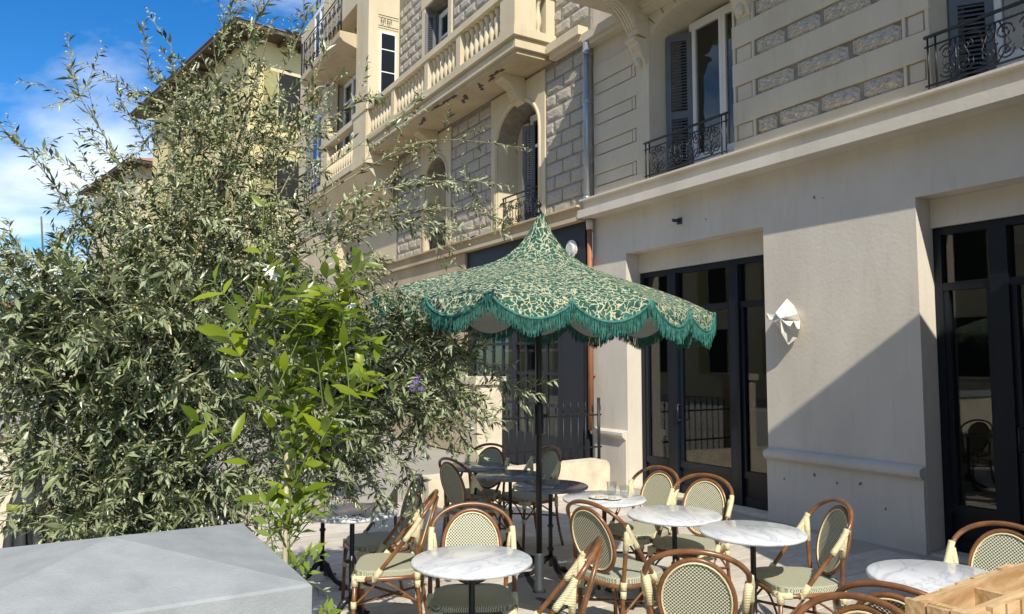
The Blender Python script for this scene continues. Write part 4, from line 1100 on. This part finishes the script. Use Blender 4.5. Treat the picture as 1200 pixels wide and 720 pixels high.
for k in range(8):
    canopy_gore(k, 0, M['canopy'], 'canopy_panel')
    canopy_gore(k, -.006, M['lining'], 'canopy_lining')
    th = TH0 + math.pi/4*k
    q = MB(); q.tube([TILT @ cpt(r_, th, -.022) for r_ in (.43,.6,.8,1.05,1.235)], .008, 6); q.build('rib', M['black'], um)
    q = MB(); q.tube([TILT @ cpt(.72, th, -.03), TILT @ Vector((.03*math.cos(th), .03*math.sin(th), 2.0))], .006, 6); q.build('strut', M['black'], um)
q = MB(); q.lathe([(.03,1.96),(.045,1.98),(.045,2.03),(.03,2.05)], n=14); q.build('runner', M['black'], um)
q = MB(); q.lathe([(.030,2.81),(.034,2.828),(.018,2.853),(.014,2.865),(.026,2.88),(.028,2.893),(.014,2.91),(.010,2.918),(.012,2.93),(.002,2.94)], n=14)
fo = q.build('finial', M['black'], um)
# braid along the hem and hanging strands
q = MB(); hem = []
NB = 320
for i in range(NB):
    th = TH0 + 2*math.pi*i/NB; d = scal(th); p = cpt(1.245, th) + Vector((math.cos(th)*(d*.22+.004), math.sin(th)*(d*.22+.004), -d*.97)); hem.append(TILT @ p)
q.tube(hem, .010, 6, closed=True); q.build('braid', M['fringe'], um)
q = MB(); NF = 1500
for i in range(NF):
    th = TH0 + 2*math.pi*(i+random.uniform(-.4,.4))/NF; d = scal(th)
    for layer in range(2):
        p = cpt(1.245, th) + Vector((math.cos(th)*(d*.22+.006-.008*layer), math.sin(th)*(d*.22+.006-.008*layer), -d*.97))
        L_ = random.uniform(.075, .105) + .012*math.sin(th*37)
        sx, sy = random.uniform(-.012,.012), random.uniform(-.012,.012)
        pts = [p, p+Vector((sx*.3+.004*math.cos(th), sy*.3+.004*math.sin(th), -L_*.5)), p+Vector((sx, sy, -L_))]
        q.tube([TILT @ v for v in pts], [.0022,.0032,.0026], 3, caps=False)
fr = q.build('fringe', M['fringe'], um, fixn=False); fr['kind'] = 'stuff'
# corner tassels gather where two scallops meet
for k in range(16):
    th = TH0 + math.pi/8*k; q = MB()
    for j in range(9):
        a = th + random.uniform(-.02,.02); p = cpt(1.245, a) + Vector((math.cos(a)*.012, math.sin(a)*.012, .004)); L_ = random.uniform(.07,.105)
        q.tube([TILT @ p, TILT @ (p+Vector((random.uniform(-.01,.01),random.uniform(-.01,.01),-L_)))], [.005,.003], 4)
    q.build('tassel', M['fringe'], um)

# ------------------------------------------------------------------ foliage
def leaf_arrays(P_, D_, Nn, L_, Wd, droop):
    """5-vertex folded leaf for each row"""
    S_ = np.cross(D_, Nn); S_ /= np.linalg.norm(S_, axis=1, keepdims=True)+1e-9
    Nn = np.cross(S_, D_)
    L1 = L_[:,None]; W1 = Wd[:,None]
    b = P_; m_ = P_ + D_*L1*.48 - Nn*W1*.10
    l = P_ + D_*L1*.45 + S_*W1*.5 + Nn*W1*.12; r = P_ + D_*L1*.45 - S_*W1*.5 + Nn*W1*.12
    t = P_ + D_*L1 - Nn*L1*droop[:,None]
    return np.stack([b, l, m_, r, t], 1)
LF = np.array([(0,2,1),(0,3,2),(1,2,4),(2,3,4)])
def leaves_mesh(name, V, tone, m, parent):
    n_ = len(V); off = parent.location
    me = bpy.data.meshes.new(name)
    vs = (V.reshape(-1,3) - np.array([off.x, off.y, off.z])).astype(np.float32)
    fc = (LF[None] + (np.arange(n_)*5)[:,None,None]).reshape(-1,3).astype(np.int32)
    me.vertices.add(len(vs)); me.vertices.foreach_set('co', vs.ravel())
    me.loops.add(fc.size); me.loops.foreach_set('vertex_index', fc.ravel())
    me.polygons.add(len(fc)); me.polygons.foreach_set('loop_start', np.arange(0, fc.size, 3, dtype=np.int32)); me.polygons.foreach_set('loop_total', np.full(len(fc), 3, dtype=np.int32))
    me.update(calc_edges=True)
    at = me.attributes.new('tone', 'FLOAT', 'FACE'); at.data.foreach_set('value', np.repeat(tone, 4).astype(np.float32))
    me.materials.append(m); ob = bpy.data.objects.new(name, me); COL.objects.link(ob); ob.parent = parent; ob['kind'] = 'stuff'
    return ob
def unit(a): return a/(np.linalg.norm(a, axis=1, keepdims=True)+1e-9)
LEAFV = {}
def single_leaf_mesh(m, wr, tone, droop):
    key = (m.name, round(wr,2), round(tone,2))
    if key in LEAFV: return LEAFV[key]
    # finer leaf for the ones that show large: 2x4 strip with a midrib fold
    s = MB(); prof_ = [(0,.02),(.18,.30),(.42,.5),(.68,.40),(.87,.18),(1,0.0)]
    vs = []; fs = []
    for (u, w) in prof_:
        z_ = -droop*u*u; vs += [(-w*wr, u, z_+w*wr*.25), (0, u, z_), (w*wr, u, z_+w*wr*.25)]
    for i in range(len(prof_)-1):
        a = i*3; fs += [(a, a+1, a+4, a+3), (a+1, a+2, a+5, a+4)]
    s.add(vs, fs, True); ob = s.build('leaf', m, fixn=False); me = ob.data; bpy.data.objects.remove(ob)
    at = me.attributes.new('tone', 'FLOAT', 'FACE'); at.data.foreach_set('value', [tone]*len(me.polygons))
    LEAFV[key] = me; return me
def place_leaf(me, parent, p, d, nn, L_):
    d = Vector(d).normalized(); nn = Vector(nn); s_ = d.cross(nn).normalized(); nn = s_.cross(d)
    mt = Matrix(((s_.x, d.x, nn.x, 0), (s_.y, d.y, nn.y, 0), (s_.z, d.z, nn.z, 0), (0,0,0,1)))
    o = bpy.data.objects.new('leaf', me); COL.objects.link(o); o.parent = parent
    o.matrix_local = Matrix.Translation(Vector(p) - parent.location) @ mt @ Matrix.Scale(L_, 4)
    return o

CAMP = np.array([0, 0, 1.7])
def shrub(name, loc, label, blobs, sprays, limbs, n_parts=150, leaf_len=(.044,.076), seed=1, bud_z=2.1):
    rs = np.random.default_rng(seed)
    root = empty(name, loc, label, 'shrub', 'silvery shrubs along the terrace edge')
    P_, D_, N_, L_, W_, T_ = [], [], [], [], [], []
    tw = MB(); buds = []
    def twig(p, d, length, dens, r0=.0022, big=1.0):
        p = np.array(p, float); d = np.array(d, float); d /= np.linalg.norm(d)
        n_ = max(3, int(length/.05)); pts = [p.copy()]; step = length/n_
        for i in range(n_):
            d = d + rs.normal(0, .10, 3) + np.array([0,0,-.035]); d /= np.linalg.norm(d); p = p + d*step; pts.append(p.copy())
        tw.tube([tuple(v) for v in pts], [r0*(1-.65*i/n_) for i in range(n_+1)], 3, caps=False)
        k = 0; s_ = length*.08; tb = rs.normal(.42, .20)
        while s_ < length:
            i = min(int(s_/step), n_-1); f = s_/step - i; b = pts[i]*(1-f)+pts[i+1]*f; t = pts[i+1]-pts[i]; t /= np.linalg.norm(t)
            a = rs.normal(0,1,3); a -= t*np.dot(a,t); a /= np.linalg.norm(a)
            dd = t*rs.uniform(.45,1.0) + a*rs.uniform(.5,1.0) + np.array([0,0,-.10]); dd /= np.linalg.norm(dd)
            P_.append(b); D_.append(dd); N_.append(np.array([0,0,1.0]) + rs.normal(0,.55,3))
            ll = rs.uniform(*leaf_len)*big*(.75 if s_ > .85*length else 1)*(1 if b[2] < 1.9 else max(.74, 1-.4*(b[2]-1.9))); L_.append(ll); W_.append(ll*rs.uniform(.19,.30)); T_.append(tb + rs.normal(0,.17))
            if b[2] > bud_z and rs.random() < .55 or rs.random() < .10: buds.append(b + rs.normal(0,.010,3))
            s_ += dens*rs.uniform(.6,1.4); k += 1
        return pts
    for (c, rad, n_, shell) in blobs:
        c = np.array(c); rad = np.array(rad)
        for _ in range(n_):
            v = rs.normal(0,1,3); v /= np.linalg.norm(v); rr = rs.random()**shell
            # irregular outline: lobes by direction
            lob = 1 + .22*math.sin(3.1*v[0]+5.3*v[2]+seed) + .16*math.sin(7*v[1]-4*v[0])
            p = c + v*rad*rr*lob*.9
            d = v*rad/np.linalg.norm(rad)*rs.uniform(.3,1.3) + rs.normal(0,.45,3) + np.array([0,0,.25])
            twig(p, d, rs.uniform(.14,.32), .0105)
    for (pts, side, dens) in sprays:
        cv = smooth(pts, 8)
        tw.tube(cv, [.0042*(1-.7*i/len(cv)) for i in range(len(cv))], 4, caps=False)
        Lc = sum((b-a).length for a, b in zip(cv, cv[1:]))
        n_ = int(Lc/dens)
        for _ in range(n_):
            u = rs.uniform(.05,1)**.8; i = min(int(u*(len(cv)-1)), len(cv)-2); b = np.array(cv[i].lerp(cv[i+1], rs.random())); t = np.array((cv[i+1]-cv[i]).normalized())
            a = rs.normal(0,1,3); dd = t*rs.uniform(.4,1.0)+a*.45; dd /= np.linalg.norm(dd)
            P_.append(b); D_.append(dd); N_.append(np.array([0,0,1.0])+rs.normal(0,.6,3)); ll = rs.uniform(*leaf_len)*.98; L_.append(ll); W_.append(ll*rs.uniform(.16,.25)); T_.append(rs.normal(.5,.22))
            if rs.random() < .35: buds.append(b+rs.normal(0,.012,3))
        for _ in range(side):
            u = rs.uniform(.25,1); i = min(int(u*(len(cv)-1)), len(cv)-2); b = cv[i]; t = (cv[i+1]-cv[i]).normalized()
            d = np.array(t)*.8 + rs.normal(0,.55,3) + np.array([0,0,.1])
            twig(b, d, rs.uniform(.10,.26), .017)
    P_, D_, N_ = np.array(P_), unit(np.array(D_)), unit(np.array(N_)); L_, W_ = np.array(L_), np.array(W_)
    keep = np.linalg.norm(P_-CAMP, axis=1) > .8
    P_, D_, N_, L_, W_ = P_[keep], D_[keep], N_[keep], L_[keep], W_[keep]
    tone = np.clip(np.array(T_)[keep], 0, .95); tone[rs.random(len(tone)) < .012] = 1.0
    # the leaves that show largest are objects of their own
    dist = np.linalg.norm(P_-CAMP, axis=1); order = np.argsort(dist/L_)[:n_parts]; msk = np.ones(len(P_), bool); msk[order] = False
    for i in order:
        me = single_leaf_mesh(M['leaf'], [.19,.23,.27][i % 3], [.15,.4,.7,.95][i % 4], .12)
        place_leaf(me, root, P_[i], D_[i], N_[i], float(L_[i])*1.08)
    V = leaf_arrays(P_[msk], D_[msk], N_[msk], L_[msk], W_[msk], rs.uniform(0,.25,msk.sum()))
    leaves_mesh('foliage', V, tone[msk], M['leaf'], root)
    t_ = tw.build('twigs', M['twig'], root, world=True, fixn=False); t_['kind'] = 'stuff'
    lm = MB()
    for pts, r0 in limbs:
        cv = smooth(pts, 6); lm.tube(cv, [max(.0035, r0*(1-.97*i/len(cv))) for i in range(len(cv))], 7)
    lm.build('stem', M['bark'], root, world=True)
    bd = MB()
    for b in buds:
        r_ = rs.uniform(.003,.006); x_, y_, z_ = b
        bd.add([(x_-r_,y_,z_),(x_+r_,y_,z_),(x_,y_-r_,z_),(x_,y_+r_,z_),(x_,y_,z_-r_),(x_,y_,z_+r_)], [(0,2,5),(2,1,5),(1,3,5),(3,0,5),(2,0,4),(1,2,4),(3,1,4),(0,3,4)])
    if buds: k_ = bd.build('buds', M['blossom'], root, world=True, fixn=False); k_['kind'] = 'stuff'
    return root

r1 = (.12, 3.75, .42)
shrub('silvery_shrub', r1, 'big silvery shrub with narrow leaves filling the left side', 
  [((.20,3.75,1.27),(.37,.45,.55),430,.5), ((.42,3.6,1.85),(.62,.50,.48),560,.5), ((-.04,3.75,1.72),(.38,.42,.38),250,.6),
   ((.54,3.6,2.32),(.50,.40,.40),250,.6), ((.50,3.6,2.78),(.30,.28,.26),60,.7), ((.55,3.7,1.15),(.45,.40,.5),330,.55), ((.75,3.6,2.72),(.34,.30,.26),50,.7), ((.36,3.65,.75),(.30,.4,.35),130,.6), ((1.05,3.62,2.2),(.32,.25,.28),50,.7)],
  [([(.2,3.6,1.9),(.1,3.6,2.2),(-.05,3.6,2.42),(-.19,3.607,2.60)], 13, .018), ([(.3,3.6,2.2),(.15,3.6,2.6),(.03,3.6,2.80),(-.02,3.6,2.93)], 8, .024),
   ([(0,3.65,1.9),(-.12,3.62,2.05),(-.24,3.62,2.14)], 14, .018), ([(.4,3.6,2.5),(.40,3.6,2.85),(.36,3.6,3.14)], 3, .06),
   ([(.6,3.6,2.5),(.66,3.58,2.95),(.70,3.57,3.25),(.78,3.5,3.42)], 16, .02), ([(.65,3.6,2.5),(.80,3.55,2.95),(.95,3.45,3.38)], 12, .025), ([(.6,3.6,2.6),(.55,3.58,3.0),(.62,3.57,3.40)], 12, .02),
   ([(.8,3.55,2.3),(1.2,3.5,2.62),(1.6,3.5,2.85),(2.13,3.39,2.86)], 12, .05), ([(.8,3.55,2.2),(1.2,3.5,2.5),(1.6,3.5,2.63),(1.90,3.53,2.68)], 22, .03),
   ([(.9,3.55,2.2),(1.3,3.5,2.4),(1.7,3.47,2.5),(2.02,3.46,2.46)], 22, .03), ([(.8,3.5,2.4),(1.0,3.5,2.8),(1.28,3.54,3.05)], 10, .035), ([(.9,3.5,2.5),(1.3,3.5,2.85),(1.55,3.5,3.08)], 6, .05),
   ([(.8,3.5,2.1),(1.15,3.5,2.3),(1.5,3.5,2.42),(1.75,3.5,2.38)], 22, .025), ([(.7,3.5,2.4),(.9,3.45,2.85),(1.02,3.42,3.2)], 8, .03)],
  [([(.12,3.75,.42),(.10,3.72,1.0),(.3,3.62,1.7),(.6,3.6,2.5),(.78,3.5,3.3)], .028), ([(.12,3.75,.42),(.3,3.7,1.0),(.6,3.6,1.8),(1.0,3.55,2.3),(1.7,3.47,2.5)], .024),
   ([(.10,3.76,.42),(-.02,3.75,1.0),(-.05,3.7,1.6),(-.1,3.62,2.3)], .02), ([(.14,3.74,.42),(.4,3.7,.9),(.7,3.7,1.3)], .018)], 260, seed=3)
KB = 1.13
def far_pt(p): return (p[0]*KB, p[1]*KB, 1.7+(p[2]-1.7)*KB)
B_blobs = [((1.45,3.95,1.72),(.46,.34,.28),300,.55), ((1.25,4.0,1.38),(.50,.36,.34),330,.55), ((1.74,3.9,1.58),(.30,.28,.27),130,.6), ((1.0,3.9,1.75),(.42,.4,.40),260,.55), ((1.28,4.05,1.12),(.24,.26,.16),45,.7)]
B_sprays = [([(1.5,3.9,1.7),(1.8,3.85,1.8),(2.05,3.7,1.66),(2.2,3.6,1.52)], 22, .02), ([(1.5,3.9,1.6),(1.8,3.85,1.65),(2.02,3.8,1.50)], 18, .02), ([(1.4,3.9,1.5),(1.7,3.9,1.45),(1.9,3.85,1.25)], 16, .02),
   ([(1.3,3.95,1.3),(1.55,4.0,1.25),(1.75,4.0,1.02)], 12, .02), ([(1.2,4.0,1.2),(1.45,4.05,1.1),(1.6,4.05,.88)], 10, .02), ([(1.1,3.95,1.9),(1.4,3.9,2.1),(1.7,3.85,2.05)], 14, .025), ([(1.5,3.9,1.5),(1.85,3.85,1.5),(2.08,3.8,1.36)], 26, .02), ([(1.4,3.95,1.45),(1.8,3.9,1.42),(2.02,3.85,1.22)], 24, .02), ([(1.5,3.9,1.75),(1.75,3.85,1.82),(1.95,3.8,1.76)], 18, .02)]
shrub('silvery_shrub', (.40, 4.75, .42), 'arching silvery shrub whose branches hang over the tables',
  [(far_pt(c_), tuple(v*KB for v in r_), n_, sh_) for c_, r_, n_, sh_ in B_blobs], [([far_pt(p) for p in pts], a_, b_*KB) for pts, a_, b_ in B_sprays],
  [([(.40,4.75,.42),(.6,4.7,1.1),(1.13,4.52,1.7),(1.7,4.4,1.75)], .026), ([(.41,4.75,.42),(.75,4.7,.9),(1.24,4.58,1.25),(1.58,4.52,1.25)], .02)], 150, leaf_len=(.048,.082), seed=11)
# purple flowers tucked in the shrub
t_ = empty('climbing_flower', (1.72, 4.0, 1.58), 'small purple flower cluster tucked in the shrub leaves', 'flower')
for k in range(9):
    q = MB(); c0 = Vector((1.735+random.uniform(-.04,.04), 3.97+random.uniform(-.02,.02), 1.57+random.uniform(-.03,.05)))
    for j in range(5):
        a = 2*math.pi*j/5; u = Vector((math.cos(a)*.86, -.5*math.cos(a)-.15, math.sin(a))).normalized()
        q.add([c0, c0+u*.008+Vector((0,0,.004)), c0+u*.014, c0+u*.008-Vector((0,0,.004))], [(0,1,2,3)])
    q.build('blossom', M['purple'], t_, world=True)

# jasmine-like climber on a cane
JR = (.545, 2.12, .0)
jm = empty('jasmine_climber', JR, 'bright green jasmine climber with white flowers on a bamboo cane', 'plant')
q = MB(); q.tube([(.545,2.12,.05),(.543,2.12,1.0),(.54,2.12,1.55)], .0075, 8); 
for zz_ in (.45,.72,1.0,1.26,1.48): q.tube([(.543,2.12,zz_-.006),(.543,2.12,zz_+.006)], .0105, 8)
cane = q.build('cane', M['bamboo'], jm, world=True)
q = MB(); q.tube([(.543,2.12,1.27),(.543,2.12,1.285)], .0125, 8); q.build('tie', M['olive'], jm, world=True)
rs = np.random.default_rng(21); JL = []; q = MB()
def jshoot(pts, nl, Lr=(.045,.075)):
    cv = smooth(pts, 6); q.tube(cv, [.0024*(1-.6*i/len(cv)) for i in range(len(cv))], 5)
    for k in range(nl):
        u = (k+.5)/nl; i = min(int(u*(len(cv)-1)), len(cv)-2); b = np.array(cv[i].lerp(cv[i+1], .5)); t = np.array((cv[i+1]-cv[i]).normalized())
        a = rs.normal(0,1,3); a -= t*np.dot(a,t); a /= np.linalg.norm(a)+1e-9
        for sg in (-1, 1):
            d = t*rs.uniform(.25,.8) + sg*a*.8 + np.array([0,0,.08]); JL.append((b, d, np.array([-.3,-.45,1.0])+rs.normal(0,.35,3), rs.uniform(*Lr)*1.2))
J = [
 ([(.545,2.12,.5),(.55,2.11,1.1),(.55,2.10,1.55),(.58,2.06,1.80),(.62,2.03,1.96)], 10), ([(.55,2.11,1.45),(.60,2.06,1.70),(.66,2.02,1.88),(.71,2.0,1.98)], 9),
 ([(.55,2.10,1.50),(.50,2.08,1.70),(.48,2.06,1.85),(.50,2.04,1.93)], 8), ([(.54,2.10,1.40),(.45,2.08,1.62),(.39,2.09,1.74),(.36,2.12,1.80)], 8),
 ([(.55,2.10,1.55),(.64,2.04,1.70),(.72,2.0,1.76),(.75,1.98,1.74)], 7), ([(.55,2.10,1.35),(.62,2.03,1.55),(.68,1.98,1.62)], 7), ([(.54,2.10,1.55),(.42,2.1,1.8),(.34,2.15,1.92)], 6),
 ([(.54,2.11,1.2),(.44,2.1,1.42),(.36,2.1,1.52),(.30,2.12,1.55)], 7), ([(.55,2.11,1.25),(.60,2.07,1.42),(.62,2.04,1.5)], 6), ([(.56,2.08,1.6),(.60,2.03,1.75),(.60,2.0,1.84)], 7),
 ([(.545,2.11,.9),(.58,2.08,1.1),(.62,2.06,1.18)], 6), ([(.545,2.11,.75),(.60,2.08,.95),(.65,2.06,1.02)], 6), ([(.545,2.11,.95),(.50,2.08,1.2),(.48,2.08,1.3)], 6), ([(.545,2.11,.7),(.56,2.08,.9),(.56,2.06,1.05)], 6), ([(.545,2.11,1.3),(.56,2.09,1.45),(.55,2.07,1.55)], 6),
 ([(.55,2.1,1.5),(.56,2.05,1.68),(.55,2.02,1.78)], 7), ([(.545,2.11,.55),(.62,2.08,.75),(.68,2.05,.85)], 6)]
for pts, nl in J: jshoot(pts, nl, (.045,.075) if pts[-1][2] > 1.4 else (.028,.046))
for k in range(24):
    c_ = np.array([.60,2.03,1.78]) + rs.normal(0,1,3)*np.array([.085,.06,.095]); d_ = rs.normal(0,.06,3) + np.array([.02,-.03,.10])
    b0 = c_ - d_*.9 + np.array([-.01,.02,-.05]); jshoot([tuple(b0), tuple(c_-d_*.3), tuple(c_+d_*.4)], 5, (.04,.062))
for k in range(20):
    h_ = rs.uniform(.55, 1.5); a_ = rs.uniform(-2.6, .6); c_ = np.array([.545, 2.11, h_]); d_ = np.array([math.cos(a_)*.10, math.sin(a_)*.08, .09])
    jshoot([tuple(c_), tuple(c_+d_*.6), tuple(c_+d_*1.2+np.array([0,0,-.02]))], 4, (.026,.044))
jsh = q.build('stem', mat('green_stem', (.11,.14,.035), .6), jm, world=True)
JL.append((np.array([.56,1.80,1.645]), np.array([.9,-.25,-.25]), np.array([-.2,-.5,1.0]), .085))
JL.sort(key=lambda a: -a[3])
if len(JL) > 298:
    jr = JL[298:]; jV = leaf_arrays(np.array([a[0] for a in jr]), unit(np.array([a[1] for a in jr])), unit(np.array([a[2] for a in jr])), np.array([a[3] for a in jr]), np.array([a[3]*.36 for a in jr]), np.full(len(jr), .15))
    leaves_mesh('foliage', jV, rs.uniform(0,1,len(jr)), M['jleaf'], jm)
for i, (b, d, nn, L_) in enumerate(JL[:298]):
    me = single_leaf_mesh(M['jleaf'], [.30,.36,.42][i % 3], [.1,.35,.6,.9][i % 4], .22)
    place_leaf(me, jm, b, d, nn, float(L_))
def star_flower(c, r_):
    q = MB(); c = Vector(c); f = Vector((-.3,-.8,.35)).normalized(); a = f.orthogonal().normalized(); b = f.cross(a)
    for j in range(6):
        th = 2*math.pi*j/6; u = a*math.cos(th)+b*math.sin(th); w = f.cross(u)
        q.add([c, c+u*r_*.55+w*r_*.22+f*.003, c+u*r_-f*.004, c+u*r_*.55-w*r_*.22+f*.003], [(0,1,2,3)])
    q.tube([c, c-f*.02], .002, 5); q.build('flower', M['flower'], jm, world=True, fixn=False)
star_flower((.462,2.03,1.943), .021); star_flower((.472,2.02,1.93), .018); star_flower((.70,2.06,1.86), .013)
